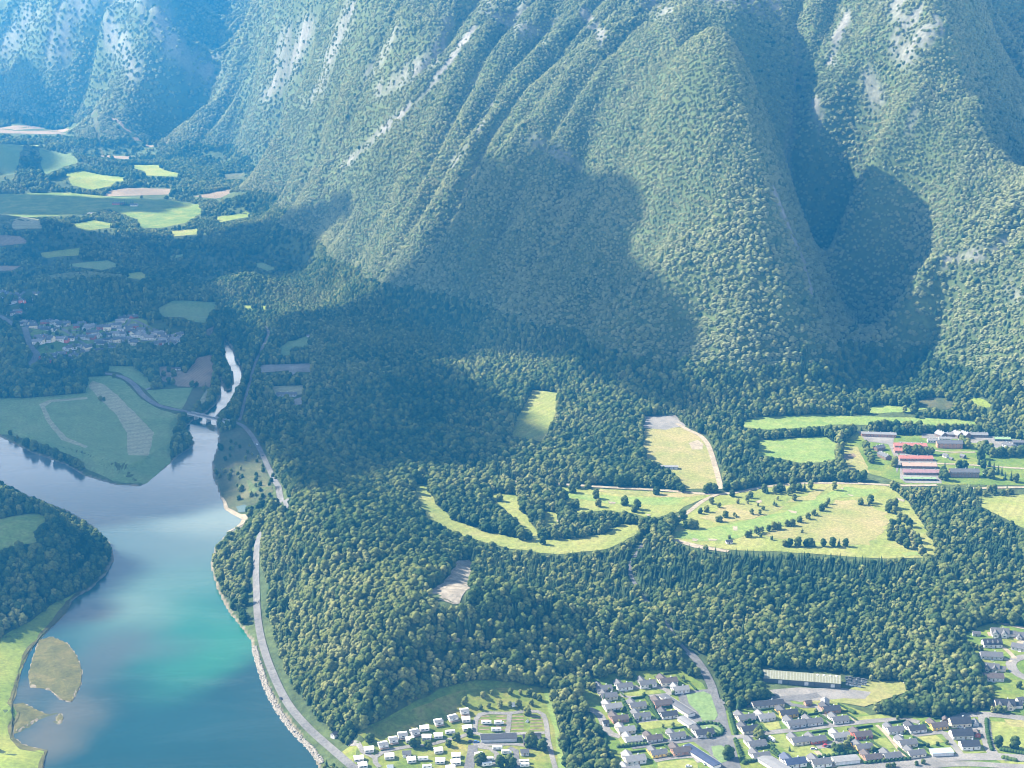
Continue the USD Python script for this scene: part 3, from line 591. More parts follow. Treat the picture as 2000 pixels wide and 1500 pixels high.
F("estate_lawn", [(1882,1242),(1910,1225),(1940,1217),(2000,1224),(2130,1235),(2130,1398),(2000,1398),(1930,1384),(1936,1345),(1918,1300),(1905,1270)], "lawn_grass", ragged=1.5)
F("green_verge", [(1060,1343),(1078,1345),(1105,1500),(1120,1580),(1100,1580),(1082,1420)], "green_grass", off=0.46, ragged=1)
# roads
shore_road = road("shore_road", [(720,1530),(700,1509),(650,1466),(600,1421),(562,1375),(534,1320),(513,1260),(503,1205),(501,1160)], 6.0, "asphalt", off=0.7, clear=7)
road("shore_road", [(501,1160),(500,1110),(505,1050),(526,1018),(548,1000),(562,990)], 6.0, "asphalt", off=0.7, clear=3.5, top=False)
road("shore_road", [(562,990),(545,960),(526,918),(503,870),(486,844),(470,830),(442,823)], 6.0, "asphalt", off=0.7, clear=4)
road("valley_road", [(372,808),(355,803),(311,793),(281,774),(257,748),(232,735),(190,729),(140,727),(110,728)], 8, "asphalt", off=0.7, clear=4)
road("farm_track", [(285,762),(300,756),(318,752)], 4, "gravel", off=0.6, clear=2)
road("railway", [(468,822),(474,800),(482,770),(494,725),(503,700),(512,680),(524,655),(500,628)], 4, "dark_asphalt", off=0.6, clear=2)
road("village_road", [(-60,600),(0,618),(32,640),(47,652),(62,680),(72,693),(66,705),(52,716)], 9, "asphalt", off=0.6, clear=5)
road("village_road", [(47,643),(80,638),(112,641),(128,647),(148,660),(168,673),(185,673)], 6, "asphalt", off=0.6, clear=4)
road("village_road", [(128,646),(190,645),(232,642),(250,632),(252,624),(240,615)], 5, "asphalt", off=0.6, clear=4)
road("village_road", [(168,673),(150,682),(132,684)], 6, "asphalt", off=0.6, clear=4); road("village_road", [(28,585),(48,570)], 6, "asphalt", off=0.6, clear=4)
road("village_road", [(205,671),(260,668),(290,665),(322,660),(310,650),(285,637),(262,626)], 5, "asphalt", off=0.6, clear=3)
road("golf_road", [(1000,941),(1060,944),(1180,952),(1290,958),(1400,966),(1440,962),(1500,951),(1600,944),(1680,945),(1760,949),(1830,948)], 6, "sand", off=0.6, clear=3)
road("golf_road", [(1402,966),(1375,978),(1345,1000),(1322,1016)], 5, "sand", off=0.6, clear=2, top=False)
road("gravel_lane", [(1408,956),(1398,915),(1384,872),(1372,855),(1340,838),(1322,828)], 6, "sand", off=0.6, clear=3)
road("camp_road", [(1830,906),(1880,908),(1940,912),(2000,916),(2100,920)], 5, "sand", off=0.6, clear=2); road("camp_road", [(1812,878),(1860,884),(1905,884)], 4, "sand", off=0.6, clear=2); road("gravel_lane", [(1900,955),(1960,953),(2060,952)], 6, "sand", off=0.6, clear=3)
road("forest_road", [(1322,1016),(1275,1040),(1250,1072),(1230,1118),(1245,1150),(1285,1200),(1320,1248),(1345,1275)], 3.5, "dark_asphalt", off=0.6, clear=2.5, top=False)
road("forest_road", [(1345,1275),(1362,1292),(1380,1320),(1392,1348),(1400,1384)], 7, "asphalt", off=0.6, clear=4)
# ------------------------------------------------------------------ tree prototypes (a crown of leaf clumps round dark inner masses, a trunk with limbs)
def tube(points, radii, n=6):
    points = np.asarray(points, float); V, Fc = [], []
    for k, (p, r) in enumerate(zip(points, radii)):
        d = points[min(k + 1, len(points) - 1)] - points[max(k - 1, 0)]; d /= np.linalg.norm(d)
        a = np.cross(d, [1, 0, 0] if abs(d[0]) < 0.9 else [0, 1, 0]); a /= np.linalg.norm(a); b = np.cross(d, a)
        V += [p + r * (math.cos(t) * a + math.sin(t) * b) for t in np.arange(n) * 2 * math.pi / n]
    for k in range(len(points) - 1):
        for j in range(n):
            i0, i1 = k * n + j, k * n + (j + 1) % n
            Fc += [[i0, i1, i1 + n], [i0, i1 + n, i0 + n]]
    c = len(V); V.append(points[-1]); Fc += [[(len(points) - 1) * n + j, (len(points) - 1) * n + (j + 1) % n, c] for j in range(n)]
    return trimesh.Trimesh(np.array(V), np.array(Fc), process=False)
def cards(P, N, size, rng, spread=0.4):
    """Leaf clumps: small bent quads at P, facing roughly N."""
    n = len(P)
    N = N + rng.normal(0, spread, (n, 3)); N /= np.linalg.norm(N, axis=1)[:, None]
    A = np.cross(N, rng.normal(0, 1, (n, 3))); A /= np.linalg.norm(A, axis=1)[:, None]
    B = np.cross(N, A); s = size * rng.uniform(0.6, 1.3, (n, 1))
    C = P + N * s * 0.25
    V = np.stack([P - A * s, P - B * s * 0.7, P + A * s, P + B * s * 0.7, C], 1).reshape(-1, 3)
    k = np.arange(n)[:, None] * 5
    Fc = np.concatenate([k + [0, 1, 4], k + [1, 2, 4], k + [2, 3, 4], k + [3, 0, 4]], 0)
    return trimesh.Trimesh(V, Fc, process=False)
def with_normals(parts):
    m = trimesh.util.concatenate([p for p, n in parts]); m.metadata["n"] = np.vstack([n for p, n in parts]); return m
def broad_crown(seed, h, w, base=0.22, n_cards=420, lumps=9, size=0.46):
    rng = np.random.default_rng(seed); parts = []
    L = []
    for k in range(lumps):
        t = (k + 0.5) / lumps
        zc = h * (base + (0.92 - base) * t) - 0.02 * h
        rr = w * 0.5 * math.sin(math.pi * (0.18 + 0.72 * t)) ** 0.8 * 0.62
        a = k * 2.4 + rng.uniform(-0.4, 0.4)
        c = np.array([rr * math.cos(a), rr * math.sin(a), zc]) * [1, 1, 1]
        L.append((c, w * rng.uniform(0.20, 0.29)))
    L.append((np.array([0, 0, h * 0.58]), w * 0.34)); L.append((np.array([0, 0, h * 0.84]), w * 0.22))
    for c, r in L:
        s = trimesh.creation.icosphere(2, 1.0)
        v = s.vertices * (1 + 0.75 * (meshkit.fbm(s.vertices * 2.6 + c, 3, seed) - 0.5))[:, None] * r * 1.04
        v[:, 2] *= 0.9
        sm = trimesh.Trimesh(v, s.faces, process=False); nn = np.array(sm.vertex_normals); parts.append((trimesh.Trimesh(v + c, s.faces, process=False), nn / np.linalg.norm(nn, axis=1)[:, None]))
    tot = sum(r * r for c, r in L)
    for c, r in L:
        m = max(6, int(n_cards * r * r / tot))
        N = rng.normal(0, 1, (m, 3)); N[:, 2] = N[:, 2] * 0.8 + 0.25; N /= np.linalg.norm(N, axis=1)[:, None]
        P = c + N * r * rng.uniform(0.9, 1.25, (m, 1)) * [1, 1, 0.9]
        cm = cards(P, N, size * w / 7.0, rng)
        nn = N * 0.75 + 0.45 * (P - [0, 0, h * 0.5]) / (w * 0.5) + rng.normal(0, 0.22, N.shape)
        parts.append((cm, np.repeat(nn / np.linalg.norm(nn, axis=1)[:, None], 5, axis=0)))
    return with_normals(parts)
def conifer_crown(seed, h, w, tiers=11, n=11):
    rng = np.random.default_rng(seed); parts = []
    core = trimesh.creation.cone(w * 0.24, h * 0.86, sections=7); core.apply_translation([0, 0, h * 0.10]); parts.append((core, np.array(core.vertex_normals)))
    P, N, S = [], [], []
    for k in range(tiers):
        t = k / (tiers - 1); z = h * (0.10 + 0.86 * t); r = w * 0.5 * (1 - t) ** 0.85 + 0.12
        m = max(4, int(n * (1 - 0.55 * t)))
        for j in range(m):
            a = j * 2 * math.pi / m + k * 0.9 + rng.uniform(-0.2, 0.2); q = r * rng.uniform(0.75, 1.15)
            V = np.array([[0.1 * math.cos(a), 0.1 * math.sin(a), z + 0.05 * h], [q * math.cos(a - 0.33) * 0.8, q * math.sin(a - 0.33) * 0.8, z - 0.01 * h], [q * math.cos(a), q * math.sin(a), z - 0.035 * h], [q * math.cos(a + 0.33) * 0.8, q * math.sin(a + 0.33) * 0.8, z - 0.01 * h]])
            e = np.array([math.cos(a), math.sin(a), 0.55]) + rng.normal(0, 0.15, 3); parts.append((trimesh.Trimesh(V, [[0, 1, 2], [0, 2, 3]], process=False), np.tile(e / np.linalg.norm(e), (4, 1))))
    return with_normals(parts)
def trunk_mesh(h, r, seed, limbs=4):
    rng = np.random.default_rng(seed)
    ts = [tube([[0, 0, -0.6], [0, 0, 0.3], [0.02 * h, 0.01 * h, h * 0.35], [0, 0.01 * h, h * 0.8]], [r * 1.3, r, r * 0.75, r * 0.2])]
    for k in range(limbs):
        a = k * 2.2 + rng.uniform(0, 1); z = h * rng.uniform(0.3, 0.5); q = h * 0.2
        ts.append(tube([[0, 0, z], [q * 0.5 * math.cos(a), q * 0.5 * math.sin(a), z + 0.08 * h], [q * math.cos(a), q * math.sin(a), z + 0.22 * h]], [r * 0.5, r * 0.32, r * 0.1], 5))
    return trimesh.util.concatenate(ts)
KINDS = [  # name, crown mesh, trunk mesh, leaf material
 ("broadleaf", broad_crown(1, 10.2, 8.0, 0.16), trunk_mesh(10.2, 0.24, 1), "broad_leaves"),
 ("broadleaf", broad_crown(2, 9.2, 7.2, 0.16, lumps=8), trunk_mesh(9.2, 0.22, 2), "broad_leaves"),
 ("broadleaf", broad_crown(3, 11.4, 7.8, 0.18, lumps=11), trunk_mesh(11.4, 0.25, 3), "broad_leaves"),
 ("birch", broad_crown(4, 11.0, 5.8, 0.18, n_cards=380, lumps=10, size=0.52), trunk_mesh(11.0, 0.16, 4), "birch_leaves"),
 ("birch", broad_crown(5, 9.0, 5.6, 0.16, n_cards=340, lumps=8, size=0.52), trunk_mesh(9.0, 0.15, 5), "birch_leaves"),
 ("spruce", conifer_crown(6, 11.5, 5.4), trunk_mesh(11.5, 0.2, 6, 0), "needles"),
 ("spruce", conifer_crown(7, 10.0, 5.0, 10), trunk_mesh(10.0, 0.18, 7, 0), "needles"),
 ("spruce", conifer_crown(8, 13.5, 5.8, 12), trunk_mesh(13.5, 0.2, 8, 0), "needles"),
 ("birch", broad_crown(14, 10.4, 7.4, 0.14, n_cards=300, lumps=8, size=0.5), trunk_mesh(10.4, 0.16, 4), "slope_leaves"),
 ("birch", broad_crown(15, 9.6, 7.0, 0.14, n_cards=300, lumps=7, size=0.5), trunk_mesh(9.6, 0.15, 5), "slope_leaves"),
]
PROTO = []
for k, (nm, crown, trunk, lm) in enumerate(KINDS):
    cls = UsdGeom.Xform.Define(stage, "/World/kinds/tree_kind_%d" % k).GetPrim(); cls.SetSpecifier(Sdf.SpecifierClass)
    usdkit.mesh(stage, str(cls.GetPath()) + "/trunk", trunk, "/World/Looks/bark", smooth=60)
    cm = usdkit.mesh(stage, str(cls.GetPath()) + "/crown", crown, "/World/Looks/" + lm)
    cm.CreateNormalsAttr(Vt.Vec3fArray.FromNumpy(crown.metadata["n"].astype(np.float32))); cm.SetNormalsInterpolation("vertex")
    PROTO.append(cls.GetPath())
# ------------------------------------------------------------------ buildings, vehicles: paints
for nm, c, r in [("white_paint", (0.44, 0.43, 0.41), 0.6), ("cream_paint", (0.48, 0.43, 0.33), 0.6), ("red_paint", (0.30, 0.075, 0.05), 0.7), ("ochre_paint", (0.52, 0.33, 0.07), 0.7), ("brick_wall", (0.27, 0.15, 0.10), 0.8), ("brown_paint", (0.13, 0.085, 0.06), 0.7), ("grey_paint", (0.33, 0.34, 0.35), 0.7), ("blue_grey_paint", (0.22, 0.27, 0.32), 0.7),
                 ("grey_roof", (0.075, 0.078, 0.085), 0.75), ("black_roof", (0.028, 0.03, 0.036), 0.6), ("light_roof", (0.14, 0.143, 0.148), 0.7), ("brown_roof", (0.060, 0.050, 0.048), 0.8), ("red_roof", (0.27, 0.11, 0.09), 0.75), ("pink_roof", (0.33, 0.21, 0.165), 0.75), ("purple_roof", (0.21, 0.13, 0.14), 0.75), ("navy_roof", (0.03, 0.04, 0.075), 0.5), ("green_roof", (0.16, 0.24, 0.13), 0.8), ("beige_sheet", (0.135, 0.14, 0.095), 0.6), ("dark_cladding", (0.045, 0.05, 0.055), 0.7),
                 ("concrete", (0.40, 0.39, 0.37), 0.85), ("white_plastic", (0.52, 0.52, 0.51), 0.4), ("tent_cloth", (0.36, 0.355, 0.34), 0.8), ("black_rubber", (0.02, 0.02, 0.02), 0.8), ("red_lacquer", (0.40, 0.03, 0.03), 0.3), ("black_lacquer", (0.02, 0.02, 0.025), 0.25), ("silver_lacquer", (0.45, 0.46, 0.48), 0.3), ("blue_lacquer", (0.04, 0.10, 0.25), 0.3), ("yellow_cloth", (0.65, 0.50, 0.08), 0.7), ("old_wood", (0.20, 0.15, 0.11), 0.85), ("steel", (0.35, 0.36, 0.38), 0.45), ("boulder_stone", (0.19, 0.175, 0.15), 0.9)]:
    plain(nm, c, r, vary=0.10)
mat("window_glass", {"p": ("principled_bsdf", {"base_color": (0.03, 0.04, 0.05), "roughness": 0.08})})
mat("skylight", {"p": ("principled_bsdf", {"base_color": (0.75, 0.76, 0.72), "roughness": 0.2})})
leaf("hedge_leaves", (0.025, 0.05, 0.018), (0.04, 0.07, 0.022), (0.06, 0.09, 0.03), 0.1)
def box(x0, x1, y0, y1, z0, z1): return trimesh.creation.box(bounds=[[x0, y0, z0], [x1, y1, z1]])
def quadmesh(V, Fc):
    m = trimesh.Trimesh(np.array(V, float), np.array([t for f in Fc for t in ([f[:3], [f[0], f[2], f[3]]] if len(f) == 4 else [f])]), process=False)
    m.fix_normals(); return m
def gable_walls(x0, x1, y0, y1, he, hr, axis="x"):
    if axis == "x":
        ym = (y0 + y1) / 2
        V = [(x0,y0,-1),(x1,y0,-1),(x1,y1,-1),(x0,y1,-1),(x0,y0,he),(x1,y0,he),(x1,y1,he),(x0,y1,he),(x0,ym,hr),(x1,ym,hr)]
        return quadmesh(V, [(0,1,5,4),(2,3,7,6),(3,0,4,7),(1,2,6,5),(4,8,7),(5,6,9),(4,5,9,8),(6,7,8,9),(3,2,1,0)])
    xm = (x0 + x1) / 2
    V = [(x0,y0,-1),(x1,y0,-1),(x1,y1,-1),(x0,y1,-1),(x0,y0,he),(x1,y0,he),(x1,y1,he),(x0,y1,he),(xm,y0,hr),(xm,y1,hr)]
    return quadmesh(V, [(0,1,5,4),(2,3,7,6),(3,0,4,7),(1,2,6,5),(4,5,8),(6,7,9),(4,8,9,7),(5,6,9,8),(3,2,1,0)])
def gable_roof(x0, x1, y0, y1, he, hr, axis="x", o=0.45, t=0.2):
    """Two slabs that meet at the ridge, with eaves and verges."""
    if axis == "y":
        m = gable_roof(y0, y1, -x1, -x0, he, hr, "x", o, t); m.apply_transform(trimesh.transformations.rotation_matrix(math.pi / 2, [0, 0, 1])); return m
    ym = (y0 + y1) / 2; s = (hr - he) / (ym - y0); e = 0.03
    V = []
    for x in (x0 - o, x1 + o):
        V += [(x, y0 - o, he - s * o + e), (x, ym, hr + e), (x, y1 + o, he - s * o + e), (x, y1 + o, he - s * o + t), (x, ym, hr + t + 0.05), (x, y0 - o, he - s * o + t)]
    return quadmesh(V, [(0,1,7,6),(1,2,8,7),(2,3,9,8),(3,4,10,9),(4,5,11,10),(5,0,6,11),(0,5,4,1),(1,4,3,2),(6,7,10,11),(7,8,9,10)])
class Kit:
    """A class prim that copies of one kind of thing refer to."""
    n = 0
    def __init__(self):
        self.p = "/World/kinds/thing_%d" % Kit.n; Kit.n += 1
        UsdGeom.Xform.Define(stage, self.p).GetPrim().SetSpecifier(Sdf.SpecifierClass)
    def add(self, name, mesh, m, parent=None, smooth=False, label=None):
        p = path_of(name, parent or self.p); q = usdkit.mesh(stage, p, mesh, "/World/Looks/" + m, smooth=smooth)
        if label: put(q.GetPrim(), label=label)
        return p
    def window(self, c, w, h, face, frame="white_paint"):
        x, y, z = c; d = 0.05
        a, b = (w / 2, d) if face in "fb" else (d, w / 2)
        f = self.add("window", box(x - a, x + a, y - b, y + b, z - h / 2, z + h / 2), frame)
        k = {"f": (0, -0.03), "b": (0, 0.03), "l": (-0.03, 0), "r": (0.03, 0)}[face]; a2, b2 = (a - 0.12, b) if face in "fb" else (a, b - 0.12)
        self.add("pane", box(x - a2 + k[0], x + a2 + k[0], y - b2 + k[1], y + b2 + k[1], z - h / 2 + 0.12, z + h / 2 - 0.12), "window_glass", parent=f)
KITS = {}
def house_kit(wall, roof, L=13.0, W=7.6, wing=5.0, side=-1, he=2.7, hr=4.7, dormers=0, storeys=1, frame="white_paint", wing_w=6.4):
    key = (wall, roof, L, W, wing, side, he, hr, dormers, storeys, wing_w)
    if key in KITS: return KITS[key]
    k = Kit(); x0, x1, y0, y1 = -L / 2, L / 2, -W / 2, W / 2
    k.add("wall", gable_walls(x0, x1, y0, y1, he, hr), wall)
    r = k.add("roof", gable_roof(x0, x1, y0, y1, he, hr), roof)
    k.add("chimney", box(0.4 + L * 0.12, 1.1 + L * 0.12, 0.15, 0.85, hr - 0.6, hr + 0.9), "grey_paint", parent=r)
    if wing:
        wx0, wx1 = (x0 - 0.03, x0 + wing_w) if side < 0 else (x1 - wing_w, x1 + 0.03)
        h2 = he + (hr - he) * 0.93
        k.add("wing_wall", gable_walls(wx0, wx1, 0.5, y1 + wing, he - 0.02, h2, "y"), wall)
        k.add("wing_roof", gable_roof(wx0, wx1, 0.4, y1 + wing, he - 0.02, h2, "y", 0.42), roof)
        k.window((wx0, y1 + wing * 0.5, 1.6), 1.3, 1.1, "l", frame)
    n = max(2, int(L / 3.2))
    for s in range(storeys):
        for i in range(n):
            xx = x0 + L * (i + 0.5) / n
            if s == 0 and i == n // 2: k.add("door", box(xx - 0.5, xx + 0.5, y0 - 0.06, y0 + 0.05, 0.1, 2.15), "brown_paint")
            else: k.window((xx, y0, 1.55 + 2.7 * s), 1.3, 1.1, "f", frame)
        for yy in (-W * 0.22, W * 0.22): k.window((x0, yy, 1.55 + 2.7 * s), 1.1, 1.1, "l", frame)
        k.window((x1, 0, 1.55 + 2.7 * s), 1.2, 1.1, "r", frame)
    for d in range(dormers):
        xx = x0 + L * (d + 0.8) / (dormers + 0.6); zz = he + (hr - he) * 0.25
        dw = k.add("dormer", gable_walls(xx - 0.8, xx + 0.8, y0 + W * 0.14, 0, zz + 1.1, zz + 1.9, "y"), "white_paint")
        k.add("dormer_roof", gable_roof(xx - 0.8, xx + 0.8, y0 + W * 0.12, 0, zz + 1.1, zz + 1.9, "y", 0.2, 0.12), roof, parent=dw)
    k.add("porch_step", box(-1.2, 1.2, y0 - 1.4, y0 - 0.08, -0.5, 0.16), "concrete")
    KITS[key] = k.p
    return k.p
def villa_kit(wall, roof):
    """A larger house: hipped main roof with two gabled fronts and a garage wing."""
    key = ("villa", wall, roof)
    if key in KITS: return KITS[key]
    k = Kit()
    k.add("wall", gable_walls(-8, 6, -4.5, 4.5, 3.0, 6.2), wall); r = k.add("roof", gable_roof(-8, 6, -4.5, 4.5, 3.0, 6.2), roof)
    k.add("chimney", box(1, 1.7, 0.2, 0.9, 5.4, 7.0), "grey_paint", parent=r)
    for x in (-5.2, 1.8):
        k.add("gable_front", gable_walls(x - 2.2, x + 2.2, -6.8, 0, 2.97, 5.5, "y"), wall); k.add("gable_roof", gable_roof(x - 2.2, x + 2.2, -6.8, 0, 2.97, 5.5, "y", 0.4), roof)
        k.window((x, -6.8, 1.6), 2.0, 1.3, "f"); k.window((x, -6.8, 3.8), 1.0, 0.9, "f")
    k.add("garage_wall", gable_walls(6.02, 12, -3, 3, 2.5, 4.3), wall); k.add("garage_roof", gable_roof(6.02, 12, -3, 3, 2.5, 4.3, o=0.35), roof)
    k.add("garage_door", box(7.5, 10.5, -3.08, -2.9, 0.05, 2.2), "white_paint")
    for y in (-2, 2): k.window((-8, y, 1.6), 1.3, 1.2, "l")
    k.add("door", box(-1.8, -0.8, -4.58, -4.4, 0.1, 2.2), "brown_paint"); k.add("terrace", box(-10.5, -8.1, -4, 4, -0.8, 0.25), "old_wood")
    KITS[key] = k.p
    return k.p
def garage_kit(L, W, wall, roof, n, fascia="white_paint", along="f"):
    key = ("garage", L, W, wall, roof, n, fascia)
    if key in KITS: return KITS[key]
    k = Kit()
    k.add("wall", box(-L/2, L/2, -W/2, W/2, -1, 2.45), wall)
    V = [(x, y, z) for x in (-L/2-0.4, L/2+0.4) for y, z in ((-W/2-0.4, 2.47), (W/2+0.4, 2.47), (W/2+0.4, 2.75), (0, 3.25), (-W/2-0.4, 2.75))]
    k.add("roof", quadmesh(V, [(0,1,6,5),(1,2,7,6),(2,3,8,7),(3,4,9,8),(4,0,5,9),(0,4,3,2),(0,2,1),(5,6,7),(5,7,8),(5,8,9)]), roof)
    k.add("fascia", box(-L/2-0.4, L/2+0.4, W/2+0.42, W/2+0.5, 2.3, 2.78), fascia)
    k.add("fascia", box(-L/2-0.5, -L/2-0.42, -W/2-0.4, W/2+0.4, 2.3, 2.78), fascia)
    for i in range(n):
        x = -L/2 + L * (i + 0.5) / n
        k.add("garage_door", box(x - L/n*0.42, x + L/n*0.42, -W/2-0.06, -W/2+0.05, 0.05, 2.1), "white_paint" if fascia == "white_paint" else "grey_paint")
    KITS[key] = k.p
    return k.p
def barrack_kit(L, W, wall, roof, he=3.0, hr=5.2, rows=1, n=9):
    key = ("barrack", L, W, wall, roof, he, n)
    if key in KITS: return KITS[key]
    k = Kit()
    k.add("wall", gable_walls(-L/2, L/2, -W/2, W/2, he, hr), wall)
    r = k.add("roof", gable_roof(-L/2, L/2, -W/2, W/2, he, hr, o=0.6, t=0.28), roof)
    for x in (-L*0.3, L*0.05, L*0.35): k.add("chimney", box(x - 0.4, x + 0.4, -0.4, 0.4, hr - 0.4, hr + 1.0), "grey_paint", parent=r)
    for s in range(rows):
        for i in range(n): k.window((-L/2 + L*(i+0.5)/n, -W/2, 1.7 + 2.9*s), 1.5, 1.4, "f")
        k.window((-L/2, 0, 1.7 + 2.9*s), 1.4, 1.4, "l")
    k.add("door", box(-L/2 + 0.08*L, -L/2 + 0.08*L + 0.1, -0.1, 0.1, 0.1, 0.3), "brown_paint") if False else k.add("door", box(-0.7, 0.7, W/2 - 0.05, W/2 + 0.07, 0.1, 2.2), "brown_paint")
    KITS[key] = k.p
    return k.p
def cabin_kit(wall, roof, L=5.0, W=4.0):
    key = ("cabin", wall, roof, L)
    if key in KITS: return KITS[key]
    k = Kit()
    k.add("wall", gable_walls(-L/2, L/2, -W/2, W/2, 2.3, 3.7), wall); k.add("roof", gable_roof(-L/2, L/2, -W/2, W/2, 2.3, 3.7, o=0.4), roof)
    k.add("door", box(-0.5, 0.4, -W/2-0.06, -W/2+0.05, 0.1, 2.0), "brown_paint"); k.window((L*0.3, -W/2, 1.4), 0.9, 0.8, "f"); k.window((-L/2, 0, 1.4), 0.9, 0.8, "l")
    KITS[key] = k.p
    return k.p
def rounded(x0, x1, y0, y1, z0, z1, c):
    a = box(x0 + c, x1 - c, y0, y1, z0 + c, z1 - c).vertices; b = box(x0, x1, y0 + c, y1 - c, z0 + c, z1 - c).vertices; d = box(x0 + c, x1 - c, y0 + c, y1 - c, z0, z1).vertices
    return trimesh.convex.convex_hull(np.vstack([a, b, d]))
def wheel(x, y, r=0.33, w=0.22):
    m = trimesh.creation.cylinder(r, w, sections=12); m.apply_transform(trimesh.transformations.rotation_matrix(math.pi / 2, [1, 0, 0])); m.apply_translation([x, y, r]); return m
def caravan_kit(awning=None, L=6.6, tint="white_plastic"):
    key = ("caravan", awning, L, tint)
    if key in KITS: return KITS[key]
    k = Kit()
    k.add("body", rounded(-L/2, L/2, -1.15, 1.15, 0.42, 2.75, 0.28), tint, smooth=30)
    k.add("drawbar", box(L/2 - 0.1, L/2 + 1.2, -0.08, 0.08, 0.42, 0.55), "steel")
    for y in (-1.05, 1.05): k.add("wheel", wheel(-0.3, y), "black_rubber")
    for x in (-L*0.25, L*0.22): k.add("window", box(x - 0.7, x + 0.7, -1.18, -1.1, 1.45, 2.1), "window_glass")
    k.add("window", box(-L/2 - 0.03, -L/2 + 0.06, -0.7, 0.7, 1.4, 2.1), "window_glass")
    k.add("roof_hatch", box(-0.5, 0.3, -0.4, 0.4, 2.74, 2.86), "white_paint")
    if awning == "tent":
        V = [(-L/2+0.2,-3.9,0),(L/2-0.4,-3.9,0),(L/2-0.4,-1.17,0),(-L/2+0.2,-1.17,0),(-L/2+0.2,-3.9,2.0),(L/2-0.4,-3.9,2.0),(L/2-0.4,-1.17,2.6),(-L/2+0.2,-1.17,2.6)]
        aw = k.add("awning", quadmesh(V, [(0,1,5,4),(1,2,6,5),(2,3,7,6),(3,0,4,7),(4,5,6,7),(3,2,1,0)]), "tent_cloth")
        for x in (-L*0.2, L*0.2): k.add("awning_window", box(x - 0.9, x + 0.8, -3.94, -3.88, 0.9, 1.7), "window_glass", parent=aw)
    if awning == "hut":
        k.add("hut_wall", gable_walls(-L/2+0.3, L/2-0.3, -4.2, -1.3, 2.2, 3.1), "white_paint"); k.add("hut_roof", gable_roof(-L/2+0.3, L/2-0.3, -4.2, -1.3, 2.2, 3.1, o=0.2, t=0.12), "light_roof")
        k.add("deck", box(-L/2+0.3, L/2, -6.0, -4.25, -0.3, 0.18), "old_wood"); k.window((0, -4.2, 1.3), 2.0, 1.0, "f")
    KITS[key] = k.p
    return k.p
def motorhome_kit():
    if "motorhome" in KITS: return KITS["motorhome"]
    k = Kit()
    k.add("body", rounded(-3.6, 2.0, -1.15, 1.15, 0.45, 2.95, 0.2), "white_plastic", smooth=30); k.add("cab", rounded(1.85, 3.5, -1.0, 1.0, 0.45, 2.0, 0.35), "white_plastic", smooth=30)
    k.add("windscreen", box(2.9, 3.3, -0.8, 0.8, 1.35, 1.8), "window_glass"); k.add("window", box(-2, 0.5, -1.19, -1.1, 1.6, 2.2), "window_glass")
    for x in (-2.2, 2.4):
        for y in (-1.02, 1.02): k.add("wheel", wheel(x, y, 0.36), "black_rubber")
    KITS["motorhome"] = k.p
    return k.p
def car_kit(paint):
    key = ("car", paint)
    if key in KITS: return KITS[key]
    k = Kit()
    b = quadmesh([(-2.1,-0.88,0.3),(2.15,-0.88,0.3),(2.15,0.88,0.3),(-2.1,0.88,0.3),(-2.15,-0.86,0.85),(2.1,-0.84,0.78),(2.1,0.84,0.78),(-2.15,0.86,0.85),(1.0,-0.85,0.95),(1.0,0.85,0.95)], [(3,2,1,0),(0,1,5,8),(0,8,4),(1,2,6,5),(2,3,7,9),(2,9,6),(3,0,4,7),(5,6,9,8),(8,9,7,4)])
    k.add("body", b, paint)
    k.add("cabin", quadmesh([(-2.0,-0.8,0.86),(1.05,-0.8,0.93),(1.05,0.8,0.93),(-2.0,0.8,0.86),(-1.5,-0.66,1.45),(0.3,-0.66,1.48),(0.3,0.66,1.48),(-1.5,0.66,1.45)], [(0,1,5,4),(1,2,6,5),(2,3,7,6),(3,0,4,7),(4,5,6,7),(3,2,1,0)]), "window_glass")
    k.add("roof_panel", box(-1.5, 0.3, -0.66, 0.66, 1.47, 1.52), paint)
    for x in (-1.35, 1.35):
        for y in (-0.8, 0.8): k.add("wheel", wheel(x, y), "black_rubber")
    KITS[key] = k.p
    return k.p
ORD = ["first", "second", "third", "fourth", "fifth", "sixth", "seventh", "eighth", "ninth", "tenth", "eleventh", "twelfth", "thirteenth", "fourteenth", "fifteenth", "sixteenth", "seventeenth", "eighteenth", "nineteenth", "twentieth"]
def place(kit, name, px, py, rz, label, cat, s=1.0, group=None, lift=2.2):
    """Stands a copy of kit where its middle (lift metres up) shows at px, py."""
    q = on_ground([px], [py])[0]
    c = at_z(px, py, q[2] + lift); z = float(land(np.array([c[0]]), np.array([c[1]]))[0])
    return copy_of(kit, name, (c[0], c[1], z + 0.35), rz, s, label=label, category=cat, group=group)
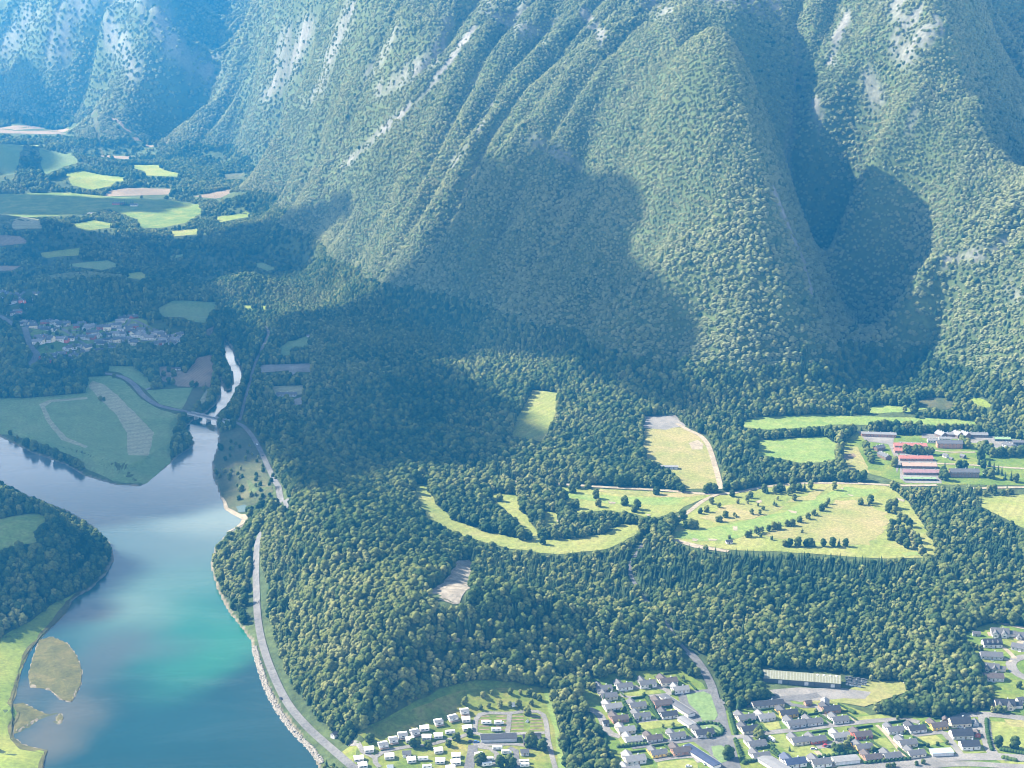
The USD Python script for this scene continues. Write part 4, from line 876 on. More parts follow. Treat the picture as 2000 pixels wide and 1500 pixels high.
# ------------------------------------------------------------------ the house rows
H = house_kit
RZ = 0.27
W_, C_, R_, O_, B_, N_, G_ = "white_paint", "cream_paint", "red_paint", "ochre_paint", "brick_wall", "brown_paint", "grey_paint"
gr, bl, lg, br = "grey_roof", "black_roof", "light_roof", "brown_roof"
WEST = [(1179,1343,W_,gr,1.0,"white gabled grey house at the upper left corner of the western rows"),(1219,1338,W_,gr,1.0,"grey roofed house with bright back wing, second in the western top row"),(1264,1333,W_,gr,1.05,"grey roofed house, third in the western top row, beside a tall hedge"),(1305,1329,C_,br,1.1,"house with long brown back wing at the wood's edge, last in the western top row"),
 (1329,1345,W_,lg,1.0,"white house with light grey wing roof beside the forest road bend"),(1189,1358,C_,gr,1.0,"cream gabled house at the left end of the second western row"),(1197,1380,W_,lg,1.05,"bright white house with pale roof and terrace above the turning place"),(1245,1377,C_,gr,1.0,"cream house with dark roof below the upper green, between two hedges"),(1294,1373,B_,br,1.1,"brick gabled house with broad brown roof beside the long garage row"),
 (1210,1403,B_,br,1.0,"house with red brick gable and a carport on its left"),(1253,1398,W_,gr,1.0,"white house with two step grey roof above the lower green"),(1306,1395,W_,bl,1.0,"white house with black roof and lit terrace beside the garage row"),(1223,1425,C_,lg,1.0,"cream house with bright wing left of the lower green"),(1237,1444,W_,lg,1.0,"white house at the left end of the row along the cross lane"),(1277,1441,W_,br,0.95,"white gabled house with brownish roof in the middle of the cross lane row"),(1322,1436,W_,gr,0.95,"white house at the right end of the cross lane row"),
 (1375,1431,W_,bl,1.1,"white fronted house on the hedged island in the forecourt"),(1286,1470,O_,gr,0.95,"house with yellow gable below the cross lane"),(1330,1466,B_,br,1.05,"house with orange brick gable below the cross lane, next to the navy garage"),(1240,1483,W_,lg,1.15,"large white house with stepped pale roof at the belt of trees"),(1232,1503,W_,lg,1.0,"white house cut by the bottom edge beside the belt of trees")]
MIDDLE = [(1457,1402,C_,gr,1.05,"cream gabled house with light front wall on the hedged corner lot"),(1496,1400,W_,lg,1.0,"white house with pale roof behind a round lawn"),(1539,1393,O_,bl,1.1,"house with orange gable and black roof below the long dark roof"),(1464,1424,C_,bl,1.05,"black roofed house just above the junction of the middle lane"),(1554,1413,G_,gr,1.1,"grey house with steep wing and cluttered yard above the middle lane"),(1589,1409,W_,gr,1.0,"white winged house above the middle lane"),
 (1478,1453,W_,gr,1.05,"dark roofed house with white gable below the junction of the middle lane"),(1486,1476,W_,gr,1.0,"white house with square bay at its right end beside the hedge"),(1562,1446,C_,gr,1.05,"cream gabled house left of the red house"),(1596,1444,R_,gr,1.0,"red house with dark roof below the middle lane"),(1552,1489,W_,"navy_roof",1.2,"large house with navy roof at the bottom between lawns"),(1603,1489,W_,gr,1.1,"dark roofed house cut by the bottom edge beside the pale row building")]
EAST = [(1623,1385,B_,bl,1.05,"house with orange lit gable above the middle lane, by a hedge"),(1640,1405,W_,gr,1.0,"white gabled house left of the long lawn under the thicket"),(1642,1437,W_,lg,1.0,"white house with greenish grey roof left of the brick red house"),(1684,1435,R_,br,1.05,"brick red house with dark brown roof below the middle lane"),(1687,1459,O_,gr,1.0,"bright yellow house beside the group of garden trees"),(1748,1425,W_,gr,1.0,"white gabled house on the right of the sand path"),(1772,1451,C_,gr,1.05,"cream house right of the sand path, behind the garden with the round flower bed"),
 (1704,1479,B_,br,1.0,"house with pale brick gable near the bottom road"),(1742,1476,W_,gr,1.0,"white house between the pale brick house and the sand path"),(1789,1471,C_,gr,1.0,"cream house at the lower end of the sand path"),(1790,1423,W_,bl,1.05,"black roofed house left of the ochre one"),(1833,1417,O_,br,1.0,"ochre house with dark roof near the top of the eastern lots")]
for row, grp in ((WEST, "houses of the western rows"), (MIDDLE, "houses of the middle rows"), (EAST, "houses of the eastern rows")):
    for i, (px, py, w, r, s, lab) in enumerate(row):
        place(H(w, r), "house", px, py, RZ - 0.05 * (px > 1600) + 0.02 * math.sin(i * 2.3), lab, "house", s * 0.93, grp)
gh = Kit(); gp = []
for kx in range(9):
    s_ = trimesh.creation.icosphere(1, 1.0); gp.append(trimesh.Trimesh(s_.vertices * (1 + 0.5 * (meshkit.fbm(s_.vertices * 2 + kx, 2, 3) - 0.5))[:, None] * [1.25, 0.8, 1.15] + [kx * 1.6 - 6.4, 0, 0.7], s_.faces, process=False))
gh.add("foliage", trimesh.util.concatenate(gp), "hedge_leaves", smooth=True); gh.add("stem", box(-6.5, 6.5, -0.12, 0.12, -0.4, 0.5), "bark")
rh = random.Random(21)
for row, where in ((WEST, "western"), (MIDDLE, "middle"), (EAST, "eastern")):
    for i, (px, py, w, r, s, lab) in enumerate(row):
        if py > 1485: continue
        place(gh.p, "garden_hedge", px + 24, py - 5, RZ + 1.75 + rh.uniform(-0.1, 0.1), "dark garden hedge running back between two houses of the %s rows" % where, "hedge", rh.uniform(0.7, 1.05), "garden hedges of the %s rows" % where, lift=0.8)
        if i % 2: place(gh.p, "garden_hedge", px + 4, py - 15, RZ, "dark hedge along the back of a garden in the %s rows" % where, "hedge", rh.uniform(0.7, 1.0), "back hedges of the %s rows" % where, lift=0.8)
place(H(C_, bl, 15.0, 9.0, 0, -1, 3.2, 6.2), "house", 1874, 1411, 0.12, "large cream house with tall black roof at the top of the eastern end", "house", 1.0, "houses of the eastern rows")
place(H(W_, bl, 15.0, 9.0, 0, -1, 3.0, 6.0), "house", 1877, 1434, 0.10, "white gabled house with wide black roof, middle of the three by the eastern street", "house", 1.0, "houses of the eastern rows")
place(H(W_, bl, 13.0, 8.5, 0, -1, 3.0, 5.6), "house", 1893, 1455, 0.10, "white gabled house with black roof on the lawn by the eastern corner", "house", 1.0, "houses of the eastern rows")
place(cabin_kit(G_, gr, 6.0), "shed", 1905, 1411, 1.5, "grey shed behind the large cream house", "shed"); place(cabin_kit(R_, br, 6.0), "shed", 1908, 1432, 1.5, "small red shed right of the wide black roofed house", "shed")
place(cabin_kit(B_, br, 5.0), "shed", 1578, 1372, 0.3, "low brown shed beside the lane below the depot", "shed"); place(cabin_kit(G_, bl, 4.0), "shed", 1183, 1411, 0.3, "small dark carport left of the red brick gable", "shed"); place(cabin_kit(N_, br, 5.0), "shed", 1846, 1405, 1.4, "tiny brown shed with pointed roof behind the ochre house", "shed")
place(H(W_, bl, 24.0, 8.0, 0, -1, 2.6, 4.4), "row_house", 1499, 1374, 0.2, "long row house with black roof along the upper lane", "house"); place(H(C_, lg, 9.0, 6.0, 0), "house", 1611, 1373, 1.35, "narrow light grey roofed wing house beside the sand drive", "house", 1.0)
place(garage_kit(36, 6.5, W_, "grey_roof", 11), "garage_row", 1322, 1378, -1.02, "long grey garage row with white eaves in the western rows", "garages", lift=1.5)
place(garage_kit(14, 6.0, W_, "light_roof", 4), "garage_row", 1341, 1411, -1.02, "short pale garage row at the right end of the lower green", "garages", lift=1.5)
place(garage_kit(34, 7.0, W_, "navy_roof", 10), "garage_row", 1370, 1478, -1.0, "navy roofed garage row beside the forecourt", "garages", lift=1.5)
place(garage_kit(26, 10.0, W_, "light_roof", 8), "garage_row", 1513, 1495, -1.0, "wide grey garage row cut by the bottom edge below the white bay house", "garages", lift=1.5)
place(garage_kit(18, 7.5, W_, "light_roof", 6, "grey_paint"), "garage_row", 1652, 1485, 0.2, "pale striped garage row below the group of garden trees", "garages", lift=1.5)
place(garage_kit(15, 6.5, W_, "blue_grey_paint", 5, "grey_paint"), "garage_row", 1839, 1470, 0.1, "blue grey garage row beside the bottom road", "garages", lift=1.5)
# the estate at the right edge
place(villa_kit(W_, gr), "villa", 1955, 1236, -0.15, "large white villa with grey gables at the top of the estate", "house"); place(villa_kit(W_, gr), "villa", 2000, 1242, -0.2, "grey roofed villa cut by the right edge at the top of the estate", "house", 0.8)
place(H(W_, bl, 15.0, 8.5, 0, -1, 3.0, 6.2, 3), "house", 1937, 1257, 0.03, "white house with three dormers in its black roof", "house", 1.0, "houses of the estate"); place(H(W_, gr, 14.0, 9.0, 4.0, 1), "house", 1994, 1264, -0.5, "pale gabled house on the drive at the right edge, below the villas", "house", 1.0, "houses of the estate")
place(H(G_, gr, 17.0, 8.5, 0, -1, 2.8, 5.0), "house", 1936, 1280, -0.12, "long grey bungalow under the dormer house", "house", 1.0, "houses of the estate"); place(villa_kit(C_, gr), "villa", 1938, 1303, -0.25, "villa with several grey gables left of the turning circle", "house", 0.85)
place(H(W_, br, 16.0, 9.0, 0, -1, 3.0, 5.2), "house", 1938, 1322, -0.05, "house with brown and dark roof below the many gabled villa", "house", 1.0, "houses of the estate"); place(villa_kit(C_, bl), "villa", 1964, 1376, 0.0, "black roofed villa with cream end wall alone on the lower lawn", "house")
place(cabin_kit(G_, gr, 6.0), "shed", 1907, 1237, -0.1, "grey garden shed at the wood left of the top villa", "shed"); place(cabin_kit(W_, gr, 5.0), "shed", 1992, 1366, 0.3, "small white shed right of the lone black roofed villa", "shed")
# depot shed with three roof sections
q = on_ground([1567], [1336])[0]; k = Kit(); L3 = 19.6
for i in range(3):
    x0 = -29.7 + i * 19.9
    k.add("wall", box(x0, x0 + L3, -7, 7, -1, 4.4), "dark_cladding")
    V = [(x, y, z) for x in (x0 - 0.1, x0 + L3 + 0.1) for y, z in ((-7.6, 4.42), (7.6, 6.4), (7.6, 6.75), (-7.6, 4.8))]
    V = [(x, y, z) for x in (x0 - 0.1, x0 + L3 + 0.1) for y, z in ((-7.6, 4.42), (7.6, 4.42), (7.6, 4.9), (3.0, 7.2), (-7.6, 4.8))]
    r = k.add("roof_section", quadmesh(V, [(0,1,6,5),(1,2,7,6),(2,3,8,7),(3,4,9,8),(4,0,5,9),(0,4,3,2),(0,2,1),(5,6,7),(5,7,8),(5,8,9)]), "beige_sheet")
    for j in range(9):
        xx = x0 + 1.4 + j * 2.1; yy = -3.2
        k.add("roof_sheet_rib", box(xx, xx + 0.16, -7.3, -6.2 + 8.8, 0, 0.01).apply_transform(np.array([[1,0,0,0],[0,1,0,0],[0,2.4/10.6,1,4.8+7.6*2.4/10.6+0.02],[0,0,0,1.0]])), "grey_paint", parent=r)
    if i == 2:
        for j in range(4): k.add("skylight", trimesh.creation.icosphere(1, 0.7).apply_translation([x0 + 2 + j * 4.8, 1.6, 4.8 + 9.2 * 2.4 / 10.6 + 0.2]), "skylight", parent=r)
    k.add("loading_door", box(x0 + 12, x0 + 15, -7.07, -6.95, 0.05, 3.4), "grey_paint")
copy_of(k.p, "depot_shed", (q[0], q[1] + 4, q[2] + 0.4), -0.175, np.array([1.0, 1.0, 0.82]), label="long three part depot shed with beige metal roof at the wood's edge", category="shed")
k = Kit(); rp = random.Random(4)
for a in range(3): k.add("crate", box(-1.1, 1.1, -0.9, 0.9, a * 0.95, a * 0.95 + 0.9).apply_transform(trimesh.transformations.rotation_matrix(rp.uniform(-0.1, 0.1), [0, 0, 1])), ["blue_grey_paint", "grey_paint", "dark_cladding"][a])
for i in range(22):
    place(k.p, "crate_stack", 1654 + (i % 8) * 5.2 + rp.uniform(-1, 1), 1325 + (i // 8) * 5.5 + (i % 8) * 0.9, rp.uniform(-0.3, 0.3), "small stack of blue grey crates in the storage yard right of the depot shed", "crates", rp.uniform(0.7, 1.1), "crate stacks beside the depot", lift=1.0)
for i, (px, py, p) in enumerate([(1771,1334,"white_paint"),(1780,1337,"white_paint"),(1776,1341,"grey_paint")]):
    kb = Kit(); kb.add("hull", trimesh.convex.convex_hull([(-2.6,-0.9,0.8),(1.2,-0.9,0.8),(3,0,0.95),(1.2,0.9,0.8),(-2.6,0.9,0.8),(-2.4,-0.5,0.1),(1.0,-0.4,0.1),(1.0,0.4,0.1),(-2.4,0.5,0.1)]), p); kb.add("cover", trimesh.convex.convex_hull([(-2.4,-0.8,0.83),(1.2,-0.8,0.83),(-2.4,0.8,0.83),(1.2,0.8,0.83),(-2,0,1.3),(0.6,0,1.3)]), "tent_cloth")
    place(kb.p, "laid_up_boat", px, py, 0.3 * i, ["white covered boat, left of three laid up at the end of the dry meadow", "white covered boat, right one of three at the end of the dry meadow", "grey covered boat in front of two white ones on the dry meadow"][i], "boat", 1.0, lift=0.6)
# lanes, greens and hedges of the rows
A = lambda n, px, w, m="asphalt", off=0.52: road(n, px, w, m, off=off, clear=None)
F("forecourt", [(1322,1356),(1345,1350),(1396,1346),(1416,1384),(1424,1420),(1450,1510),(1404,1506),(1384,1470),(1352,1448),(1346,1438),(1352,1418),(1338,1398)], "asphalt", off=0.44, ragged=0.3)
for px in [[(1340,1358),(1374,1352),(1388,1358),(1402,1398),(1396,1408),(1372,1409),(1363,1392),(1346,1376)],[(1352,1420),(1394,1416),(1410,1424),(1409,1436),(1362,1441)],[(1389,1459),(1408,1457),(1428,1468),(1425,1486),(1408,1492),(1394,1478)]]: F("green_island", px, "meadow_grass", off=0.62, ragged=0.3)
A("lane", [(1232,1459),(1290,1452),(1345,1445),(1362,1443)], 8, "dark_asphalt"); A("lane", [(1205,1345),(1240,1344),(1275,1341),(1290,1343),(1312,1358)], 5, "gravel"); A("lane", [(1150,1385),(1172,1398),(1184,1425),(1196,1436),(1212,1440)], 6, "gravel"); A("lane", [(1212,1347),(1218,1362),(1238,1363),(1282,1359),(1310,1356)], 3, "gravel")
F("green", [(1216,1351),(1252,1347),(1285,1346),(1292,1354),(1260,1359),(1226,1363)], "fairway_grass", off=0.46, ragged=0.3); F("green", [(1246,1413),(1290,1408),(1326,1403),(1334,1414),(1300,1421),(1258,1427)], "fairway_grass", off=0.46, ragged=0.3); F("green", [(1284,1490),(1340,1484),(1362,1488),(1364,1506),(1285,1512)], "fairway_grass", off=0.46, ragged=0.3)
A("lane", [(1240,1412),(1290,1406),(1330,1402)], 3, "gravel"); A("lane", [(1278,1487),(1320,1480),(1355,1478),(1368,1490)], 5, "gravel")
A("lane", [(1420,1442),(1460,1438),(1500,1432),(1550,1427),(1600,1421),(1660,1414),(1720,1408),(1765,1406),(1795,1412)], 6, "gravel"); A("lane", [(1404,1372),(1440,1369),(1500,1366),(1535,1365),(1575,1362),(1600,1358)], 8, "asphalt"); A("lane", [(1530,1366),(1546,1378),(1568,1381),(1595,1380)], 5, "asphalt"); A("lane", [(1590,1376),(1604,1392),(1624,1417)], 3, "gravel")
A("sand_path", [(1712,1417),(1735,1440),(1755,1465),(1774,1487)], 2.6, "sand"); A("sand_path", [(1660,1399),(1671,1412)], 1.6, "sand"); A("lane", [(1593,1458),(1620,1455),(1648,1452)], 9, "gravel"); A("lane", [(1594,1468),(1610,1483),(1630,1500)], 4, "sand")
A("bottom_road", [(1640,1506),(1700,1497),(1780,1488),(1880,1480),(1945,1479),(2000,1482),(2080,1486)], 10, "gravel"); A("bottom_road", [(1690,1512),(1780,1501),(1880,1493),(2000,1499),(2080,1502)], 7, "gravel"); A("eastern_street", [(1920,1398),(1924,1420),(1928,1445),(1936,1468),(1946,1480)], 8, "gravel"); A("eastern_lane", [(1782,1438),(1820,1433),(1842,1431),(1858,1450),(1876,1474)], 5, "gravel"); A("eastern_lane", [(1880,1428),(1905,1424),(1922,1420)], 6, "gravel"); A("estate_road", [(1850,1403),(1890,1397),(1920,1396),(1960,1399),(2000,1404),(2060,1408)], 8, "gravel"); A("estate_road", [(1940,1216),(1965,1220),(2000,1228),(2050,1236)], 5, "sand")
A("turning_circle", [(2040,1281),(2000,1284),(1980,1290),(1974,1299),(1980,1311),(2000,1324),(2040,1334)], 8, "gravel"); A("drive", [(1958,1264),(1972,1276),(1982,1287)], 4, "sand"); A("drive", [(1950,1284),(1962,1288),(1976,1293)], 4, "sand"); F("drive_court", [(1985,1254),(2000,1250),(2030,1252),(2030,1270),(1992,1268)], "sand", off=0.5, ragged=0.3)
for px in [[(1590,1388),(1625,1384),(1632,1396),(1606,1402)],[(1482,1410),(1520,1406),(1526,1424),(1498,1429),(1492,1416)],[(1505,1438),(1530,1434),(1560,1458),(1530,1462),(1508,1450)],[(1530,1464),(1545,1460),(1590,1456),(1600,1478),(1560,1485)],[(1668,1403),(1720,1396),(1742,1398),(1744,1404),(1700,1409),(1672,1413)],[(1694,1445),(1730,1442),(1748,1462),(1720,1466),(1704,1456)],[(1602,1462),(1620,1460),(1634,1478),(1612,1480)],[(1790,1440),(1828,1437),(1845,1450),(1815,1458),(1800,1454)],[(1927,1407),(1935,1410),(2040,1414),(2040,1470),(1980,1462),(1938,1468),(1930,1440)],[(1940,1482),(1952,1477),(1962,1488),(2040,1492),(2040,1497),(1960,1494)],[(1205,1441),(1224,1438),(1232,1455),(1214,1455)],[(1850,1434),(1866,1446),(1880,1466),(1920,1464),(1922,1470),(1880,1478),(1862,1460)]]: F("garden_lawn", px, "fairway_grass", off=0.48, ragged=0.5)
F("dry_garden", [(1960,1406),(2040,1408),(2040,1426),(1975,1420)], "dry_grass", off=0.55, ragged=1)
def hedge(px, w, h, label):
    p, c = strip(px, w); n = len(c); t = np.arange(0, 1.0001, 1.0 / max(2, n * 2))
    ii = np.interp(t * (n - 1), np.arange(n), c[:, 0]); jj = np.interp(t * (n - 1), np.arange(n), c[:, 1]); r = np.random.default_rng(int(px[0][0])); parts = []
    for x, y in zip(ii, jj):
        s = trimesh.creation.icosphere(1, 1.0); v = s.vertices * (1 + 0.5 * (meshkit.fbm(s.vertices * 2 + [x, y, 0], 2, 3) - 0.5))[:, None] * [w * 0.75, w * 0.75, h * 0.62] * r.uniform(0.85, 1.15)
        parts.append(trimesh.Trimesh(v + [x, y, float(land(np.array([x]), np.array([y]))[0]) + h * 0.45], s.faces, process=False))
    obj("hedge", trimesh.util.concatenate(parts), "hedge_leaves", label=label, category="hedge", smooth=True)
for px, lab in [([(1235,1314),(1249,1341)],"tall dark hedge across the western top row"),([(1217,1370),(1228,1390),(1239,1411)],"dark hedge climbing between the two middle western houses"),([(1263,1362),(1274,1381)],"hedge left of the brick gabled western house"),([(1273,1383),(1287,1406)],"hedge between the white houses above the lower green"),([(1424,1384),(1430,1410),(1437,1434)],"long hedge along the forecourt's right side above the junction"),([(1436,1446),(1444,1466),(1453,1492)],"long hedge along the forecourt's right side below the junction"),([(1453,1490),(1475,1487),(1498,1483)],"hedge under the white bay house"),
                ([(1352,1420),(1380,1414),(1402,1416),(1412,1426),(1410,1436),(1395,1439)],"curved hedge round the forecourt island house"),([(1424,1372),(1440,1373),(1452,1374)],"row of rounded bushes at the corner of the upper lane"),([(1506,1460),(1530,1485),(1545,1500)],"hedge falling from the big lawn to the bottom edge"),([(1208,1460),(1240,1457),(1262,1455)],"low hedge along the cross lane"),([(1181,1436),(1184,1452)],"hedge at the turning place by the belt of trees"),([(1690,1492),(1740,1487),(1775,1484)],"dark hedge above the bottom road"),([(1927,1408),(1930,1440),(1937,1466)],"green hedge along the eastern street"),([(1955,1466),(1980,1470),(2000,1474)],"dark clipped bushes below the two round trees"),([(1960,1482),(1983,1487)],"dark bushes on the grass wedge at the lower right"),([(1660,1390),(1668,1394)],"small hedge behind the white gabled lawn house"),([(1600,1480),(1640,1476),(1672,1471)],"hedge below the group of garden trees")]:
    hedge(px, 2.2, 2.4, lab)
# ------------------------------------------------------------------ campground
place(garage_kit(25.5, 7.5, "grey_paint", "black_roof", 7, "grey_paint"), "service_building", 974, 1441, 0.09, "long low service building with dark roof in the middle of the campground", "building", lift=1.6)
C1 = lambda x, y: (680 + x / 9.09, 1340 + y / 9.09); C2 = lambda x, y: (890 + x / 9.09, 1340 + y / 9.09)
rc = random.Random(9)
rows = [("upper arc along the hill", [C1(610,1010),C1(790,925),C1(960,840),C1(1165,790),C1(1350,725),C1(1590,610),C1(1840,535),C2(150,420)], "hut"),
 ("row above the camp lane", [C1(370,1100),C1(1095,925),C1(1395,890),C1(1600,860),C1(1810,815),C2(180,570),C2(200,725)], "tent"),
 ("inside the camp loop", [C2(545,645),C2(770,650),C2(722,775)], None),
 ("below the curved camp lane", [C1(190,1265),C1(255,1385),C1(730,1225),C1(1120,1290),C1(1330,1290),C1(1600,1125),C1(1635,1310),C1(1915,1220),C1(1905,1335),C1(1400,1435),C1(1815,1445)], "tent"),
 ("near the bottom of the camp", [C2(740,1100),C2(905,1175),C2(1215,1345),C2(1225,1405),C2(430,1215),C2(590,1300),C2(560,1390)], None)]
for grp, pts, aw in rows:
    for i, (px, py) in enumerate(pts):
        k = aw if (i * 7) % 5 != 3 else ("tent" if aw == "hut" else None)
        if aw is None and i % 3 == 1: kit, nm, cat = motorhome_kit(), "motorhome", "motorhome"
        else: kit, nm, cat = caravan_kit(k, 6.6 if i % 2 else 7.2), "caravan", "caravan"
        txt = {"hut": "white %s with hut and deck", "tent": "white %s with awning", None: "plain white %s"}[k if nm == "caravan" else None] % cat
        place(kit, nm, px, py, (0.35 if aw == "hut" else 0.15) + rc.uniform(-0.15, 0.15) + (0 if aw else 0.0), "%s, %s from the left, %s" % (txt, ORD[i], grp), cat, 1.0, grp, lift=1.4)
for px, py, lab in [(*C1(1040,1190),"cabin with stacked boards and canvas below the curved lane"),(*C2(1225,1170),"dark roofed camp cabin right of the lower loop"),(*C2(1270,985),"white camp cabin under the big tree"),(*C2(1420,950),"grey camp cabin at the right of the cabin cluster"),(*C2(1265,905),"front left cabin of the cluster behind the service building"),(*C2(1440,885),"front right cabin of the cluster behind the service building")]:
    place(cabin_kit(["white_paint","brown_paint"][int(px) % 2], "black_roof" if int(py) % 2 else "grey_roof"), "camp_cabin", px, py, 0.1, lab, "cabin", 1.1)
k = Kit(); k.add("canvas", quadmesh([(-2.2,-1.6,0),(2.2,-1.6,0),(2.2,1.6,0),(-2.2,1.6,0),(-2.2,0,2.4),(2.2,0,2.4)], [(0,1,5,4),(2,3,4,5),(0,4,3),(1,2,5),(3,2,1,0)]), "white_plastic"); k.add("door_flap", quadmesh([(-2.24,-0.6,0.02),(-2.24,0.6,0.02),(-2.24,0,1.6)], [(0,1,2)]), "tent_cloth")
place(k.p, "ridge_tent", *C2(1030,325), 0.5, "white ridge tent among the small trees at the top of the campground", "tent", 1.2, lift=1.0); place(k.p, "ridge_tent", *C2(1265,620), 1.2, "single small tent on the empty right half of the camp loop", "tent", 0.7, lift=0.8); place(k.p, "ridge_tent", *C1(745,1435), 0.2, "tent by the bottom edge below the curved camp lane", "tent", 1.0, lift=0.8)
for px in [[C1(30,1030),C1(200,1050),C1(235,1110),C1(250,1165),C1(350,1225),C1(455,1270)],[C1(560,1450),C1(490,1380),C1(460,1300),C1(540,1225),C1(700,1155),C1(930,1110),C1(1080,1085),C1(1300,1075),C1(1480,1040),C1(1840,945),C2(80,915),C2(200,870),C2(340,835)],[C2(340,850),C2(345,700),C2(370,580),C2(440,510),C2(580,485),C2(900,495),C2(1200,465),C2(1420,455),C2(1530,490),C2(1590,600),C2(1620,760),C2(1640,950),C2(1680,1120),C2(1720,1290),C2(1770,1470)],[C2(955,495),C2(945,650),C2(915,850)],[C2(320,835),C2(450,880),C2(800,868),C2(1200,850),C2(1580,840)],[C2(300,1000),C2(600,1045),C2(1100,1040),C2(1300,1095),C2(1500,1105),C2(1680,1095)],[C2(420,1095),C2(590,1110),C2(690,1165),C2(745,1260),C2(720,1340),C2(640,1410)]]:
    road("camp_lane", px, 3.6, "gravel", off=0.5, clear=None)
road("camp_lane", [C2(310,1060),C2(300,1150),C2(270,1300),C2(230,1470)], 7, "dark_asphalt", off=0.5, clear=None); road("camp_lane", [C2(950,1100),C2(1060,1130),C2(1080,1300),C2(1090,1470)], 4, "dark_asphalt", off=0.5, clear=None)
F("gravel_yard", [C2(300,1000),C2(460,1020),C2(1100,1020),C2(1120,1055),C2(600,1080),C2(420,1110),C2(330,1090)], "gravel", off=0.47, ragged=0.4)
for i in range(5):
    for xa, xb in ((380 + 10 * i, 600), (720, 900), (985, 1210), (1320, 1540)):
        y = 545 + i * 58; road("pitch_strip", [C2(xa, y + 4), C2(xb, y)], 1.5, "stubble", off=0.45, clear=None)
for px, py, pnt, rz, lab in [(*C2(270,985),"black_lacquer",0.1,"dark car parked at the left end of the service building"),(*C2(365,992),"blue_lacquer",0.1,"pale blue car parked beside the dark one at the service building"),(*C2(510,1395),"silver_lacquer",0.1,"silver car on the pitches by the bottom edge"),(549,1365,"black_lacquer",-1.1,"dark car driving on the shore road"),(502,868,"silver_lacquer",-1.2,"pale car far up the shore road past the bridge"),(513,890,"black_lacquer",-1.2,"dark car on the straight shore road above the bay"),(1611,1456,"red_lacquer",0.8,"red car on the gravel parking among the houses"),(1618,1458,"black_lacquer",0.9,"black car beside the red one on the gravel parking"),(1589,1463,"silver_lacquer",0.0,"white car at the corner of the gravel parking"),(1875,1421,"silver_lacquer",0.0,"silver car in front of the large cream house"),(1463,1380,"black_lacquer",0.3,"black car at the end of the long row house"),(1506,1369,"silver_lacquer",0.1,"silver car on the upper lane"),(1758,1438,"silver_lacquer",0.2,"white car between the two houses right of the sand path"),(1380,1492,"silver_lacquer",0.5,"silver car by the navy garages"),(1345,1497,"silver_lacquer",0.1,"pale car beside the bottom green"),(1840,889,"black_lacquer",0.0,"car on the barracks lane")]:
    place(car_kit(pnt), "car", px, py, rz, lab, "car", 1.0, lift=0.7)
place(caravan_kit(None, 6.0), "caravan", 1507, 1444, -1.0, "white caravan parked on the lawn below the middle lane", "caravan", lift=1.4)
# ------------------------------------------------------------------ barracks, golf huts, farm
BK = lambda x, y: (1660 + x / 5.882, 820 + y / 5.882)
for x, y, kit, rz, lab in [(330,165,barrack_kit(40,9,"brick_wall","light_roof",3.4,4.6,1,10),-0.12,"long brick barrack with pale roof at the head of the parade ground"),(690,295,barrack_kit(37,8,"brick_wall","red_roof"),-0.06,"red roofed barrack, topmost of the parallel rows"),(650,352,barrack_kit(28,8,"brick_wall","red_roof",3.0,5.2,1,7),-0.06,"short red roofed barrack half hidden behind trees"),(755,440,barrack_kit(37,8,"brick_wall","red_roof"),-0.04,"bright red roofed barrack with a full row of white windows"),(790,525,barrack_kit(37,8,"brown_paint","pink_roof"),-0.04,"barrack with pale pink roof"),(825,600,barrack_kit(41,8,"brown_paint","purple_roof",3.0,5.2,1,11),-0.05,"barrack with dull purple roof, longest of the parallel rows"),(800,668,barrack_kit(34,5,"dark_cladding","green_roof",2.2,3.0,1,8),-0.03,"low green roofed shelter in front of the purple roof"),(1140,295,barrack_kit(29,9,"brick_wall","grey_roof",6.0,8.6,2,6),-0.05,"two storey brick house with grey roof and white windows"),(1310,625,barrack_kit(31,9,"brown_paint","grey_roof",6.0,8.6,2,8),-0.03,"two storey dark house with weathered grey roof behind the spruces"),(335,325,barrack_kit(12,8,"brown_paint","grey_roof",3.6,5.6,1,3),0.5,"dark roofed upper hall beside the parade ground"),(395,415,barrack_kit(17,8,"brown_paint","grey_roof",3.6,5.6,1,4),-1.2,"dark roofed lower hall beside the parade ground"),(1045,170,barrack_kit(12,9,"brown_paint","light_roof",3.4,6.4,1,3),-1.1,"steep gabled hall at the back of the camp"),(1160,165,barrack_kit(14,7,"brick_wall","light_roof",3.0,4.4,1,4),-0.1,"small brick hall with pale roof at the back of the camp"),(1235,170,barrack_kit(11,9,"brown_paint","light_roof",3.4,6.4,1,3),-1.1,"gabled hall right of the small brick hall"),(950,235,barrack_kit(12,7,"white_paint","light_roof",3.0,4.2,1,4),-0.1,"pale low house left of the two storey brick house"),(1090,215,barrack_kit(14,7,"white_paint","light_roof",3.0,4.2,1,4),-0.1,"white low house behind the two storey brick house"),(1320,180,barrack_kit(11,9,"brown_paint","light_roof",3.6,7.0,1,3),-1.1,"tall bright gabled house at the right of the camp"),(1460,170,barrack_kit(24,8,"brown_paint","light_roof",3.2,5.0,1,6),-0.05,"long low house right of the tall bright gable"),(1750,215,barrack_kit(18,7,"dark_cladding","green_roof",2.6,4.0,1,5),-0.05,"green roofed shed beside the eastern yard"),(1830,290,barrack_kit(12,10,"grey_paint","grey_roof",3.4,4.8,1,3),-1.0,"grey hall at the right edge of the camp"),(1950,265,barrack_kit(16,9,"dark_cladding","grey_roof",4.0,5.4,1,4),-0.1,"dark hall with bright roof at the right edge of the camp"),(1600,600,barrack_kit(12,7,"white_paint","green_roof",2.6,4.2,1,3),-0.05,"pale house with green roof among the trees")]:
    place(kit, "barrack", *BK(x, y), rz, lab, "building", 1.0, "barracks of the camp on the plain", lift=2.5)
